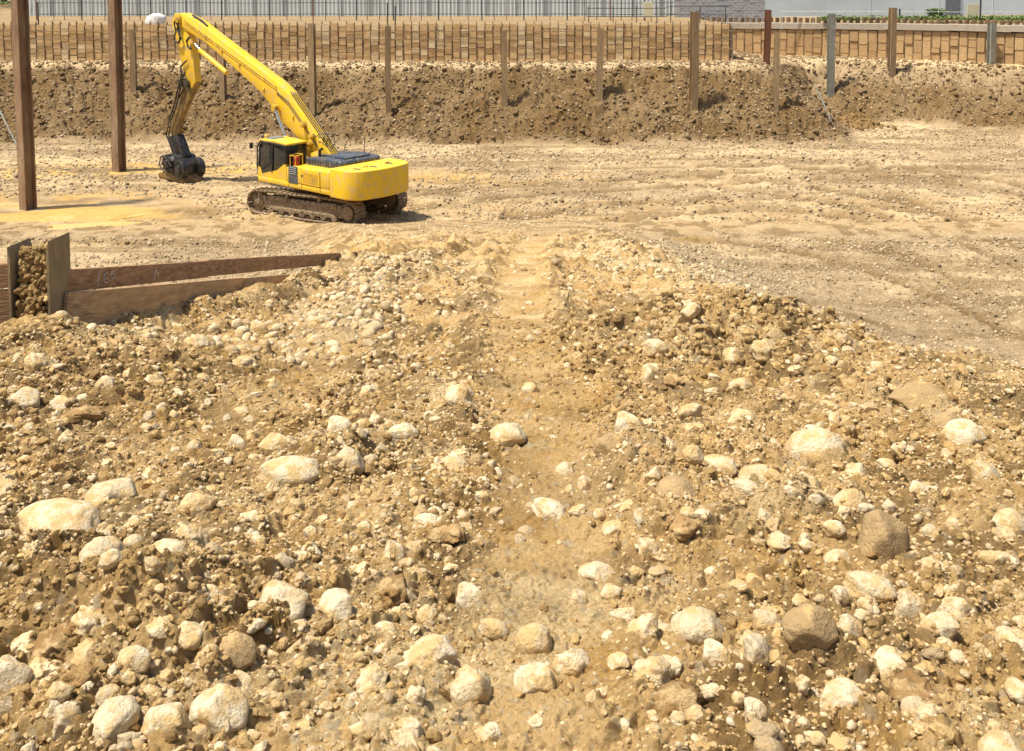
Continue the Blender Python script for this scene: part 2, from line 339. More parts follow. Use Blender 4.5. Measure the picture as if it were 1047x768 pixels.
M = dict(
    soil=ground_mat(),
    cobble=stone_mat('cobble', (.56, .46, .30), (.70, .61, .43), .6), coated=stone_mat('coated_cobble', (.60, .49, .31), (.72, .61, .42), .7),
    tan=stone_mat('tan_stone', (.36, .25, .12), (.42, .30, .16), .3),
    rubble=stone_mat('rubble', (.36, .26, .14), (.72, .62, .43), .45, True), bankrubble=stone_mat('bank_rubble', (.13, .08, .035), (.42, .33, .21), .5, True, (.17, .10, .045)),
    crumb=stone_mat('crumb', (.38, .235, .09), (.76, .62, .39), .45, True, (.52, .35, .14), .6),
    pitrubble=stone_mat('pit_rubble', (.22, .165, .095), (.62, .50, .33), .35, True, (.36, .26, .14), .4),
    darkcrumb=stone_mat('dark_crumb', (.20, .125, .048), (.58, .41, .18), .4, True, (.30, .18, .07), .6),
    clod=stone_mat('clod', (.26, .155, .06), (.42, .27, .115), .5, False, (.50, .36, .18), .8),
    yellow=mat('yellow_paint', (.80, .52, .012), .5, 0, (.66, .41, .03), 1.6, .7, dirt=.42, dirtcol=(.58, .42, .15), bump=.12, bscale=9),
    yellow_worn=mat('worn_yellow_paint', (.78, .50, .015), .5, 0, (.45, .28, .05), 2.5, .8, dirt=.35, dirtcol=(.22, .14, .06)),
    hood=mat('blue_grey_paint', (.045, .06, .085), .35, 0, (.09, .10, .12), 3, .6, dirt=.25, dirtcol=(.22, .19, .14)),
    black=mat('black_rubber', (.018, .018, .02), .55, 0, (.05, .045, .04), 5, .6, dirt=.15),
    steel=mat('dirty_track_steel', (.17, .125, .08), .75, .15, (.08, .06, .04), 7, .8, bump=.5, bscale=30, dirt=.7, dirtcol=(.36, .26, .15)),
    chrome=mat('chrome_rod', (.75, .75, .74), .2, 1.0, (.6, .6, .6), 5, .3),
    rustarm=mat('muddy_arm', (.13, .085, .04), .7, 0, (.30, .18, .03), 4, .9, bump=.4, bscale=20, dirt=.4, dirtcol=(.12, .08, .045)),
    head=mat('oily_black_steel', (.022, .023, .027), .35, .5, (.07, .065, .06), 6, .8, bump=.3, bscale=30, dirt=.12, dirtcol=(.20, .14, .08)),
    glass=mat('tinted_glass', (.012, .016, .018), .08, 0, (.03, .035, .035), 2, .5),
    red=mat('red_enamel', (.35, .03, .02), .5), grey=mat('grey_paint', (.20, .205, .21), .5),
    white=mat('white_paint', (.75, .75, .73), .5, 0, (.6, .6, .58), 4, .5, dirt=.1),
    pile=mat('rusty_pile_steel', (.36, .255, .155), .9, 0, (.15, .09, .05), 3.2, 1.0, bump=1, bscale=18, dirt=.6, dirtcol=(.27, .155, .085), stretch=(1, 1, .22), bdist=.05),
    pilelight=mat('mud_caked_pile_steel', (.36, .26, .155), .9, 0, (.22, .15, .09), 2.2, .9, bump=.6, bscale=18, dirt=.4, dirtcol=(.30, .22, .12), stretch=(1, 1, .3)),
    hbeam=mat('mud_grey_steel', (.27, .215, .12), .85, 0, (.20, .155, .085), 5, .9, bump=.5, bscale=30, dirt=.4, dirtcol=(.34, .24, .12), stretch=(1, 1, .4)),
    post=mat('timber_post', (.40, .29, .16), .9, 0, (.26, .18, .10), 3, .9, bump=.6, bscale=20, dirt=.3, dirtcol=(.26, .18, .10), stretch=(3, 3, .5)),
    redpost=mat('red_oxide_post', (.24, .105, .06), .8, 0, (.16, .07, .04), 3, .8, bump=.3),
    greypost=mat('galvanised_post', (.33, .34, .30), .6, .2, (.22, .23, .19), 3, .8, bump=.3, dirt=.2),
    board=mat('lagging_board', (.36, .20, .10), .85, 0, (.19, .10, .05), 2.6, 1.0, bump=.8, bscale=10, dirt=.5, dirtcol=(.42, .28, .15), stretch=(1, 1, 6)),
    board2=mat('pale_lagging_board', (.50, .32, .17), .85, 0, (.29, .17, .085), 2.4, 1.0, bump=.8, bscale=10, dirt=.55, dirtcol=(.50, .37, .20), stretch=(1, 1, 6)),
    chalk=mat('chalk', (.62, .58, .56), .9, 0, (.5, .45, .42), 30, .6),
    planks=mat('plank_sheet', (1, 1, 1), .85, attr='col', nscale=5, namt=.32, bump=.4, bscale=14, stretch=(1, 1, 3)),
    pin=mat('dark_pile_flange', (.29, .185, .09), .85, 0, (.08, .05, .03), 5, .8),
    concrete=mat('pale_concrete', (.38, .335, .27), .9, 0, (.36, .31, .25), .8, .8, bump=.3, bscale=10, dirt=.2, dirtcol=(.33, .25, .17)),
    panel=mat('pale_blue_panel', (.60, .67, .68), .55, 0, (.50, .56, .56), .4, .8, dirt=.05, dirtcol=(.42, .42, .38), stretch=(1, 1, .3)),
    wallr=mat('smooth_grey_render', (.56, .65, .72), .6, 0, (.46, .53, .58), .3, .8),
    block=mat('block_wall', (.44, .45, .46), .9, 0, (.36, .36, .37), 1.6, .8, bump=.5, bscale=6),
    darkpost=mat('dark_fence_steel', (.035, .045, .05), .6, 0, (.07, .06, .05), 3, .6),
    door=mat('blue_grey_door', (.15, .175, .22), .6), cream=mat('cream_panel', (.66, .62, .42), .6, 0, (.55, .50, .35), 3, .5),
    leaf=mat('weed_leaf', (.09, .15, .03), .7, 0, (.17, .23, .07), 3, .9), turf=mat('turf', (.12, .19, .05), .9, 0, (.2, .22, .08), 3, .8),
    carpaint=mat('dark_car_paint', (.03, .03, .035), .3), rope=mat('white_rail', (.72, .70, .66), .6),
    ochre=None)
def puddle_mat():
    m = mat('muddy_water', (.64, .385, .095), .3, 0, (.62, .42, .17), .5, .8, bump=.15, bscale=3, dirt=0, spec=.35); return m
M['ochre'] = puddle_mat()

# ------------------------------------------------------------------ object helpers
def tag(o, label=None, cat=None, group=None, kind=None):
    for k, v in (('label', label), ('category', cat), ('group', group), ('kind', kind)):
        if v: o[k] = v
    return o
def link(name, me, m, parent=None):
    o = bpy.data.objects.new(name, me); COL.objects.link(o)
    if m and not me.materials: me.materials.append(m)
    if parent: o.parent = parent
    return o
def empty(name, loc, label, cat, group=None, rz=0):
    o = bpy.data.objects.new(name, None); COL.objects.link(o); o.location = loc; o.rotation_euler = (0, 0, rz); o.empty_display_size = .2
    return tag(o, label, cat, group)
def npmesh(name, v, f, smooth=True, attrs=None):
    """v (n,3), f (m,k) arrays"""
    me = bpy.data.meshes.new(name); n, k = len(f), f.shape[1]
    me.vertices.add(len(v)); me.vertices.foreach_set('co', np.ascontiguousarray(v, np.float32).ravel())
    me.loops.add(n*k); me.loops.foreach_set('vertex_index', np.ascontiguousarray(f, np.int32).ravel())
    me.polygons.add(n); me.polygons.foreach_set('loop_start', np.arange(0, n*k, k, dtype=np.int32)); me.polygons.foreach_set('loop_total', np.full(n, k, np.int32))
    me.polygons.foreach_set('use_smooth', np.full(n, smooth, bool))
    for an, (ty, dom, arr) in (attrs or {}).items():
        a = me.attributes.new(an, ty, dom); a.data.foreach_set('color' if ty == 'FLOAT_COLOR' else 'value', np.ascontiguousarray(arr, np.float32).ravel())
    me.update(); me.validate(); return me
class B:
    """collects shaped, bevelled primitives into one mesh"""
    def __init__(s): s.bm = bmesh.new()
    def _add(s, t, bev=0, seg=2):
        if bev: bmesh.ops.bevel(t, geom=t.edges[:], offset=bev, segments=seg, profile=.5, affect='EDGES', clamp_overlap=True)
        me = bpy.data.meshes.new('t'); t.to_mesh(me); s.bm.from_mesh(me); bpy.data.meshes.remove(me); t.free(); return s
    def box(s, sz, loc, rot=(0, 0, 0), bev=0, seg=2):
        t = bmesh.new(); bmesh.ops.create_cube(t, size=1)
        from mathutils import Euler
        bmesh.ops.scale(t, vec=sz, verts=t.verts)
        if bev: bmesh.ops.bevel(t, geom=t.edges[:], offset=bev, segments=seg, profile=.5, affect='EDGES', clamp_overlap=True)
        bmesh.ops.transform(t, matrix=Matrix.Translation(loc) @ Euler(rot).to_matrix().to_4x4(), verts=t.verts)
        return s._add(t)
    def cyl(s, p, q, r, n=16, r2=None, bev=0):
        p, q = Vector(p), Vector(q); t = bmesh.new(); L = (q-p).length
        bmesh.ops.create_cone(t, cap_ends=True, segments=n, radius1=r, radius2=r if r2 is None else r2, depth=L)
        if bev:
            es = [e for e in t.edges if abs(e.verts[0].co.z-e.verts[1].co.z) < 1e-4]
            bmesh.ops.bevel(t, geom=es, offset=bev, segments=2, profile=.5, affect='EDGES')
        bmesh.ops.transform(t, matrix=Matrix.Translation((p+q)/2) @ (q-p).to_track_quat('Z', 'Y').to_matrix().to_4x4(), verts=t.verts)
        return s._add(t)
    def tube(s, pts, r, n=6):
        pts = [Vector(p) for p in pts]; t = bmesh.new(); rings = []
        for i, p in enumerate(pts):
            d = (pts[min(i+1, len(pts)-1)]-pts[max(i-1, 0)]).normalized(); q = d.to_track_quat('Z', 'Y')
            rings.append([t.verts.new(p+q @ Vector((r*math.cos(2*math.pi*k/n), r*math.sin(2*math.pi*k/n), 0))) for k in range(n)])
        for a, b in zip(rings, rings[1:]):
            for k in range(n): t.faces.new((a[k], a[(k+1) % n], b[(k+1) % n], b[k]))
        t.faces.new(rings[0][::-1]); t.faces.new(rings[-1]); return s._add(t)
    def prism(s, poly, w0, w1, axis='y', bev=0, seg=2):
        """polygon (a,b) extruded along axis between w0 and w1"""
        t = bmesh.new(); f = lambda a, b, c: {'y': (a, c, b), 'z': (a, b, c), 'x': (c, a, b)}[axis]
        A = [t.verts.new(f(a, b, w0)) for a, b in poly]; C = [t.verts.new(f(a, b, w1)) for a, b in poly]; n = len(poly)
        t.faces.new(A); t.faces.new(C[::-1])
        for i in range(n): t.faces.new((A[i], C[i], C[(i+1) % n], A[(i+1) % n]))
        bmesh.ops.recalc_face_normals(t, faces=t.faces[:])
        return s._add(t, bev, seg)
    def xf(s, mtx): bmesh.ops.transform(s.bm, matrix=mtx, verts=s.bm.verts); return s
    def make(s, name, m, parent=None, smooth=35, loc=None):
        me = bpy.data.meshes.new(name); bmesh.ops.recalc_face_normals(s.bm, faces=s.bm.faces[:]); s.bm.to_mesh(me); s.bm.free()
        o = link(name, me, m, parent)
        if smooth:
            me.polygons.foreach_set('use_smooth', [True]*len(me.polygons)); me.set_sharp_from_angle(angle=R(smooth))
        if loc: o.location = loc
        return o

# ------------------------------------------------------------------ the ground sheet
tt = np.arange(-.585, .5851, .00108)
wing = np.array([.62, .65, .69, .74, .8, .88, 1, 1.15, 1.35, 1.6, 2, 2.6, 3.5, 5])
tt = np.concatenate([-wing[::-1], tt, wing])
ys = list(np.arange(-1.6, 2.2, .06)); y = 2.2
while y < 9: ys.append(y); y += .0013*(y+1)
while y < 30: ys.append(y); y += .00185*(y+1)
while y < 81: ys.append(y); y += .0026*(y+1)
while y < 130: ys.append(y); y += .5
while y < 4000: ys.append(y); y *= 1.12
ys = np.array(ys)
YY, TT = np.meshgrid(ys, tt, indexing='ij'); XX = TT*(YY+2)
XX = XX.astype(np.float32); YY = YY.astype(np.float32)
ZZ = HD(XX, YY)
nr, nc = XX.shape
idx = np.arange(nr*nc).reshape(nr, nc)
fc = np.stack([idx[:-1, :-1].ravel(), idx[:-1, 1:].ravel(), idx[1:, 1:].ravel(), idx[1:, :-1].ravel()], 1)
def soilmask(x, y):
    s, onr, rut, rough, bank = masks(x, y)
    n = fbm(x*.5, y*.5, 200, 4); n2 = fbm(x*.16, y*.16, 210, 3); n3 = fbm(x*2.2, y*2.2, 215, 3)
    nose = gs(x, y, 19.3, 61.5, 1.6, 5)
    dark = bank*np.clip(.90+.6*(n-.5), 0, 1)*(1-.5*nose)*np.where(x > 20, .95, 1)*(1-.7*np.where(x > 20.8, sm(2.4, 3.6, s), 0))
    dark = np.maximum(dark, gs(x, y, 21.7, 63.3, 1.3, 1.1))  # shade of the gully hole, painted dark over the mound
    dark = np.maximum(dark, onr*np.clip(1.0*gs(x, y, 2.2, 10.4, 1.6, 1.3)+.7*gs(x, y, -3.4, 7.6, 1.6, 1.2)+.5*gs(x, y, -1.5, 3.8, 1.0, .8)+.5*gs(x, y, 2.0, 4.0, 1, .7)+.6*gs(x, y, -1.2, 7.5, .5, 2), 0, 1)*sm(.36, .54, n3))
    dark = np.maximum(dark, onr*.60*sm(.49, .64, n3)*(1-.6*rut))
    dark = np.maximum(dark, (1-onr)*(1-bank)*.55*sm(.48, .66, fbm(x*.22, y*1.1, 218, 5, .6))*(1-sm(4, 4.6, s)))
    dark = np.maximum(dark, (1-onr)*(1-bank)*.80*trackmask(x, y)*sm(.1, .45, fbm(x*.3, y*.5, 219, 3)))
    qd = np.abs(x-rutc(y)); dark = np.maximum(dark, onr*.75*np.exp(-((qd-.55-.01*y)/.17)**2)*sm(4, 8, y)*(1-sm(24, 32, y))*sm(.38, .58, n3)); r2 = x-np.interp(y, [9, 11, 14, 17.3, 23, 28], [-5, -4.0, -3.0, -2.08, -1.2, -.5]); dark = np.maximum(dark, onr*.7*np.exp(-(r2/.26)**2)*sm(10.5, 12, y)*(1-sm(25, 30, y))*sm(.35, .55, n3))
    pale = sm(4.2, 4.8, s)*.8
    upper = ((y > W1Y+.2) & (x < W1X)) | ((y > w2y(x)+.3) & (x >= W1X)); dark = np.where(upper, .42, dark); pale = np.where(upper, .1, pale)
    pf = (1-onr)*(1-sm(-1, 0, s))
    pale = np.maximum(pale, pf*sm(.50, .62, fbm(x*.25, y*.6, 220, 4))*.7)
    pale = np.maximum(pale, .8*gs(x, y, 3.6, 23, 2.2, 5)*sm(.4, .6, n)); pale = np.maximum(pale, .7*pf*gs(x, y, 12, 54, 7, 2.2))
    pale = np.maximum(pale, .75*np.exp(-((x+2.35-.02*y)/.5)**2)*sm(9, 12, y)*(1-sm(20, 27, y)))
    och = np.maximum(gs(x, y, -17.8, 39.8, 7, 3.6), .8*gs(x, y, -16, 49.5, 7, 2.2))
    och = np.maximum(och, .6*gs(x, y, 2.5, 36.5, 6, 1.5)); och = np.maximum(och, .6*gs(x, y, -5, 47, 9, 1.6))
    och = och*sm(.32, .5, fbm(x*.35, y*.7, 230, 4))*pf
    c = np.zeros((*x.shape, 4), np.float32); c[..., 0] = dark; c[..., 1] = pale*(1-och); c[..., 2] = och; c[..., 3] = 1; return c
def pitmask(x, y):
    return np.clip(1-sm(-.6, .5, ramp_plane(x, y)-.3-H0(x, y)) * 0 - sm(.25, -.25, ramp_plane(x, y)-.25-H0(x, y))*(y < 40), 0, 1)*.9 if False else np.where(y < 42, sm(.1, .9, ramp_plane(x, y)-H0(x, y))+sm(24, 34, y)*.7, 1).clip(0, 1)
me = npmesh('ground', np.stack([XX, YY, ZZ], -1).reshape(-1, 3), fc, True, {'soilmask': ('FLOAT_COLOR', 'POINT', soilmask(XX, YY)), 'pitmask': ('FLOAT', 'POINT', pitmask(XX, YY))})
tag(link('ground', me, M['soil']), kind='structure')
del XX, YY, ZZ, fc
# puddle of muddy water round the first pile
def blob(name, cx, cy, rx, ry, z, m, n=72, seed=0, zt=.02):
    b = B(); pts = []
    for i in range(n):
        a = 2*math.pi*i/n; k = 1+.55*(float(fbm(np.array([2+math.cos(a)*1.3]), np.array([seed+math.sin(a)*1.3]), 300, 3)[0])-.5)*1.6
        pts.append((cx+rx*k*math.cos(a), cy+ry*k*math.sin(a)))
    b.prism(pts, z-zt, z, 'z'); return b.make(name, m, smooth=0)
p1 = hit(29, 212)
tag(blob('water', -19.0, 39.6, 4.3, 2.0, -.085, M['ochre'], seed=3), kind='structure')
for px, row, rx, ry, sd_ in ((170, 176, 3.2, 1.3, 5), (110, 232, 2.6, .8, 9), (265, 172, 3.0, 1.2, 12), (20, 178, 2.5, 1.2, 15)):
    x_, y_, z_ = hit(px, row); gx, gy = np.meshgrid(np.linspace(x_-rx, x_+rx, 24), np.linspace(y_-ry, y_+ry, 24)); tag(blob('water', x_, y_, rx, ry, float(np.percentile(HD(gx.ravel(), gy.ravel()), 42)), M['ochre'], seed=sd_), kind='structure')

# ------------------------------------------------------------------ stones
def ico(sub):
    bm = bmesh.new(); bmesh.ops.create_icosphere(bm, subdivisions=sub, radius=1)
    v = np.array([p.co[:] for p in bm.verts]); f = np.array([[p.index for p in q.verts] for q in bm.faces]); bm.free(); return v, f
ICO = {k: ico(k) for k in (1, 2, 3, 4)}
def n3(p, s, f):
    return (vn(p[:, 0]*f+p[:, 2]*f*.7+31, p[:, 1]*f-p[:, 2]*f*.5+17, s)+vn(p[:, 1]*f+p[:, 0]*f*.6+5, p[:, 2]*f+11, s+1))-1
def shape(sub, seed, ax=(1, .8, .6), cuts=7, cmin=.72, rough=.06, f=2.2, fine=.0):
    g = np.random.default_rng(seed); v, fa = ICO[sub]; v = v.copy()
    v = v*(1+rough*2.2*n3(v, seed, f*.6)[:, None])
    for _ in range(cuts):
        n = g.normal(size=3); n /= np.linalg.norm(n); o = g.uniform(cmin, .97); d = np.maximum(0, v@n-o); v = v-d[:, None]*n*.9
    v = v*(1+rough*n3(v, seed+5, f*2)[:, None]+fine*n3(v, seed+9, f*6)[:, None])
    return v*np.array(ax), fa
def clod(sub, seed, ax=(1, .85, .7)):
    g = np.random.default_rng(seed); v, fa = ICO[sub]; v = v.copy()
    r = np.ones(len(v))
    for _ in range(26):
        c = g.normal(size=3); c /= np.linalg.norm(c); d = np.linalg.norm(v-c, axis=1); rr = g.uniform(.25, .55)
        r = np.maximum(r, 1+.32*np.sqrt(np.maximum(0, 1-(d/rr)**2))*rr/.5)
    r = r+.26*n3(v, seed, 2.6)+.24*n3(v, seed+3, 6)+.16*n3(v, seed+7, 13)*(sub > 2)
    for _ in range(5):
        n = g.normal(size=3); n /= np.linalg.norm(n); d = np.maximum(0, (v*r[:, None])@n-g.uniform(.6, .95)); v = v-d[:, None]*n*.8
    return v*(r/1.15)[:, None]*np.array(ax), fa
STONES = {s: [shape(s, 50+i, ax, c, cm-.06, rg*1.5, 2.2, .02 if s > 2 else 0) for i, (ax, c, cm, rg) in enumerate((
    ((1, .85, .62), 5, .80, .05), ((1, .72, .5), 6, .75, .06), ((1, .9, .8), 9, .68, .05), ((1, .6, .5), 12, .60, .08), ((.95, .8, .55), 6, .76, .05), ((1, .75, .65), 14, .56, .07)))] for s in (1, 2, 3, 4)}
CLODS = {s: [clod(s, 80+i) for i in range(5)] for s in (1, 2, 3, 4)}
def rotm(rx, ry, rz):
    cx, sx, cy, sy, cz, sz = np.cos(rx), np.sin(rx), np.cos(ry), np.sin(ry), np.cos(rz), np.sin(rz)
    n = len(rx); m = np.zeros((n, 3, 3), np.float32)
    m[:, 0, 0] = cz*cy; m[:, 0, 1] = cz*sy*sx-sz*cx; m[:, 0, 2] = cz*sy*cx+sz*sx
    m[:, 1, 0] = sz*cy; m[:, 1, 1] = sz*sy*sx+cz*cx; m[:, 1, 2] = sz*sy*cx-cz*sx
    m[:, 2, 0] = -sy; m[:, 2, 1] = cy*sx; m[:, 2, 2] = cy*cx; return m
def scatter(lib, x, y, size, sink, tilt=.5):
    """merge one stone of lib at each x,y; returns verts, faces, tone"""
    n = len(x); z = HD(x, y); var = rng.integers(0, len(lib), n); V, Fc, T = [], [], []; off = 0
    rm = rotm(rng.normal(0, tilt, n), rng.normal(0, tilt, n), rng.uniform(0, 6.3, n)); tone = rng.random(n)
    for k, (bv, bf) in enumerate(lib):
        i = np.nonzero(var == k)[0]
        if not len(i): continue
        vv = np.einsum('nij,vj->nvi', rm[i], bv.astype(np.float32))*size[i][:, None, None]
        vv += np.stack([x[i], y[i], z[i]+size[i]*(.5-sink)], 1)[:, None, :]
        V.append(vv.reshape(-1, 3)); Fc.append((bf[None]+(np.arange(len(i))*len(bv))[:, None, None]).reshape(-1, 3)+off)
        T.append(np.repeat(tone[i], len(bv))); off += len(i)*len(bv)
    return np.concatenate(V), np.concatenate(Fc), np.concatenate(T)
def merge(name, parts, m, label, cat, smooth=True):
    V, Fc, T, off = [], [], [], 0
    for v, f, t in parts: V.append(v); Fc.append(f+off); T.append(t); off += len(v)
    me = npmesh(name, np.concatenate(V), np.concatenate(Fc), smooth, {'tone': ('FLOAT', 'POINT', np.concatenate(T))})
    return tag(link(name, me, m), label, cat, kind='stuff')
def field(n, y0, y1, tmax=.60, power=1.0, keep=None):
    """n random points in the wedge of ground seen from the top of the ramp"""
    u = rng.random(n); y = (y0**(power)+(y1**power-y0**power)*u)**(1/power) if power else y0*(y1/y0)**u
    x = rng.uniform(-tmax, tmax, n)*(y+2)
    if keep is not None:
        k = keep(x, y); x, y = x[k], y[k]
    return x.astype(np.float32), y.astype(np.float32)
def on_ramp(x, y, rutw=.75, thr=None):
    s, onr, rut, rough, bank = masks(x.astype(np.float32), y.astype(np.float32))
    c = fbm(x*.9, y*.9, 400, 3)
    return (onr > .5) & (rng.random(len(x)) > rut*rutw) & (rng.random(len(x)) < np.clip(.25+2.2*(c-.35), .1, 1))
def on_pit(x, y):
    s, onr, rut, rough, bank = masks(x.astype(np.float32), y.astype(np.float32))
    c = fbm(x*.22, y*.45, 410, 3); pud = gs(x, y, -18.6, 39.6, 6, 3)
    return (onr < .5) & (y < W1Y-.2+30*(x > W1X)) & (y < w2y(x)-.4) & (pud < .35) & (rng.random(len(x)) < np.clip(.3+2.6*(c-.32), .12, 1)) & ((y > 10.8) | (x > 0))
def sz(n, a, b, p=2.2): return (a+(b-a)*rng.random(n)**p).astype(np.float32)

# hand-placed cobbles: px, row, width px, height px, shape, tone, label
HANDSTONES = [
 (515, 440, 40, 20, 0, 'cobble', 'long pale oval cobble lying across the middle of the central wheel rut'),
 (640, 437, 30, 26, 2, 'cobble', 'rounded white cobble on the right shoulder of the central rut, beside a tan one'),
 (625, 462, 32, 24, 4, 'tan', 'tan rounded cobble just below the white one on the right rut shoulder'),
 (835, 466, 58, 36, 0, 'cobble', 'largest pale oval boulder, lying at right below the dark clod heap'),
 (900, 548, 50, 50, 2, 'tan', 'round brown boulder with shaded underside at right, the darkest large stone'),
 (826, 496, 26, 44, 3, 'cobble', 'narrow pale stone pointing down from the large oval boulder'),
 (297, 483, 60, 34, 1, 'cobble', 'tilted pale slab like a short log, left of the central rut'),
 (118, 493, 52, 38, 5, 'cobble', 'angular grey white rock with a pointed top at left'),
 (57, 523, 88, 46, 1, 'coated', 'widest mud coated boulder near the left edge'),
 (103, 570, 42, 32, 0, 'cobble', 'smooth pale cobble just below the wide mud coated boulder'),
 (290, 615, 44, 50, 4, 'cobble', 'egg shaped pale boulder standing upright in the left foreground'),
 (225, 724, 46, 48, 4, 'cobble', 'bright domed cobble low in the left foreground'),
 (435, 668, 52, 36, 3, 'cobble', 'white broken half cobble with a hollow edge left of the central rut'),
 (240, 450, 19, 18, 2, 'cobble', 'small round light cobble alone above the tilted slab'),
 (945, 487, 32, 38, 2, 'cobble', 'upright grey cobble right of the large oval boulder'),
 (987, 442, 48, 36, 5, 'cobble', 'big pale rock near the right edge on top of the heap'),
 (940, 400, 54, 18, 3, 'tan', 'brown wedge shaped rock half buried in the heap at right'),
 (968, 426, 26, 18, 0, 'tan', 'small brown oval cobble between the wedge rock and the big pale rock'),
 (597, 487, 19, 17, 2, 'cobble', 'small round bright cobble on the right lip of the central rut'),
 (562, 509, 34, 22, 1, 'cobble', 'low pale cobble crossing the right side of the central rut'),
 (118, 745, 28, 46, 1, 'cobble', 'tall narrow cobble at the bottom left'),
 (345, 620, 32, 40, 5, 'cobble', 'blocky white rock right of the egg shaped boulder'),
 (173, 580, 38, 48, 5, 'cobble', 'pale angular rock left of centre, below the pointed rock'),
 (8, 672, 34, 50, 2, 'cobble', 'pale rounded rock cut by the left edge, low in the photo'),
 (2, 490, 18, 34, 4, 'cobble', 'pale cobble at the very left edge beside the mud coated boulder'),
 (710, 641, 46, 26, 0, 'cobble', 'flat white cobble on the smooth patch right of the rut'),
 (730, 668, 28, 26, 2, 'cobble', 'bright round cobble just below the flat white one'),
 (772, 690, 25, 20, 2, 'cobble', 'small round white cobble in the lower right centre'),
 (828, 659, 46, 36, 4, 'tan', 'smooth ochre boulder half sunk in the lower right'),
 (691, 506, 38, 20, 0, 'tan', 'low ochre boulder barely rising from the soil right of the rut'),
 (763, 517, 26, 18, 1, 'cobble', 'small pale wedge cobble between the low ochre boulder and the brown one'),
 (641, 508, 26, 14, 3, 'cobble', 'slim tilted pale cobble right of the low pale cobble in the rut'),
 (775, 482, 36, 20, 5, 'cobble', 'flat crumbly pale rock left of the largest oval boulder'),
 (890, 603, 44, 26, 1, 'cobble', 'pale dusty slab under the round brown boulder'),
 (912, 668, 32, 42, 5, 'cobble', 'speckled grey rock beside a soil clod in the lower right'),
 (865, 700, 44, 34, 5, 'cobble', 'whitish lumpy rock low in the right foreground'),
 (952, 538, 22, 24, 2, 'cobble', 'small white cobble right of the round brown boulder'),
 (1032, 524, 34, 30, 0, 'cobble', 'pale boulder close to the right edge, level with the brown one'),
 (1040, 698, 20, 28, 4, 'cobble', 'white cobble cut by the right edge near the bottom'),
 (1022, 762, 36, 20, 0, 'cobble', 'white cobble in the bottom right corner'),
 (550, 690, 40, 28, 5, 'cobble', 'broken white rock in the lower middle of the rut'),
 (590, 606, 18, 15, 2, 'cobble', 'small bright cobble on the right edge of the rut, lower down'),
 (462, 472, 30, 20, 1, 'cobble', 'pale knobbly rock at the left edge of the rut'),
 (487, 467, 15, 12, 0, 'tan', 'small brown oval pebble beside the knobbly rock in the rut'),
 (505, 634, 26, 18, 1, 'cobble', 'dusty pale cobble in the left half of the rut'),
 (170, 748, 46, 36, 5, 'cobble', 'large angular pale rock at the bottom edge, right of the tall narrow one'),
 (445, 757, 22, 24, 5, 'cobble', 'square white stone at the bottom edge left of the rut'),
 (111, 709, 24, 20, 0, 'cobble', 'small flat white cobble above the tall narrow one'),
 (195, 652, 24, 28, 4, 'cobble', 'small pale cobble tucked into the dark hollow at lower left'),
 (240, 660, 36, 34, 4, 'tan', 'brown coated cobble between the egg shaped boulder and the domed one'),
]
ROUGH = [shape(4, 200+i, ax, 8, .66, .17, 2.6, .05) for i, ax in enumerate(((1, .85, .7), (1, .7, .6), (1, .9, .6), (1, .75, .75), (1, .6, .55), (.95, .85, .65)))]
lib4 = [npmesh('stone_shape', v, f, True) for v, f in STONES[4]]+[npmesh('rough_stone_shape', v, f, True) for v, f in ROUGH]
def placestone(px, row, wp, hp, sh, mt, label, group=None):
    x, y, z = hit(px, row+hp*.30)
    dist = math.hypot(y, H-z); r = wp*.5*dist/F/.93; z = gz(x, y)
    key = ('m', sh, mt)
    if key not in CACHE:
        me = lib4[sh].copy(); me.materials.append(M[mt]); CACHE[key] = me
    o = bpy.data.objects.new('cobble', CACHE[key]); COL.objects.link(o)
    if hp > wp*1.05: o.rotation_euler = (random.uniform(-.2, .2), random.uniform(-.2, .2), math.atan2(y, x)+random.uniform(-.3, .3)); kz = 1.15; r = hp*.5*dist/F/.9
    else: o.rotation_euler = (random.uniform(-.25, .25), random.uniform(-.25, .25), random.uniform(-.45, .45)); kz = max(.8, min(1.5, hp/wp/.55))
    o.scale = (r, r*random.uniform(.9, 1.1), r*kz); o.location = (x, y, z+r*kz*(.16 if wp > 34 else .04))
    return tag(o, label, 'stone', group)
CACHE = {}
taken = []
for hs in HANDSTONES:
    placestone(*hs, group='cobbles strewn over the dirt ramp'); taken.append((hs[0], hs[1], max(hs[2], hs[3])))
SHORT = ['central oval cobble', 'white rut shoulder cobble', 'tan rut shoulder cobble', 'largest oval boulder', 'round brown boulder', 'narrow pointed stone', 'log shaped slab', 'pointed grey white rock', 'wide mud coated boulder', 'cobble below the mud coated boulder', 'egg shaped boulder', 'domed cobble', 'hollow half cobble', 'lone round cobble', 'upright grey cobble', 'big rock on the heap', 'brown wedge rock', 'brown oval cobble', 'bright rut lip cobble', 'low rut cobble', 'tall narrow cobble', 'blocky white rock', 'pale angular rock', 'rock cut by the left edge', 'cobble at the left edge', 'flat white cobble', 'bright round cobble', 'lower right round cobble', 'sunk ochre boulder', 'low ochre boulder', 'pale wedge cobble', 'slim tilted cobble', 'flat crumbly stone', 'dusty slab', 'speckled grey rock', 'whitish lumpy rock', 'small cobble near the brown boulder', 'boulder near the right edge', 'cobble cut by the right edge', 'bottom right corner cobble', 'broken rut rock', 'lower rut edge cobble', 'knobbly rock', 'brown rut pebble', 'dusty rut cobble', 'bottom edge angular rock', 'square white stone', 'flat cobble above the narrow one', 'cobble in the hollow', 'brown coated cobble']
DIRS = ['right of', 'lower right of', 'below', 'lower left of', 'left of', 'upper left of', 'above', 'upper right of']
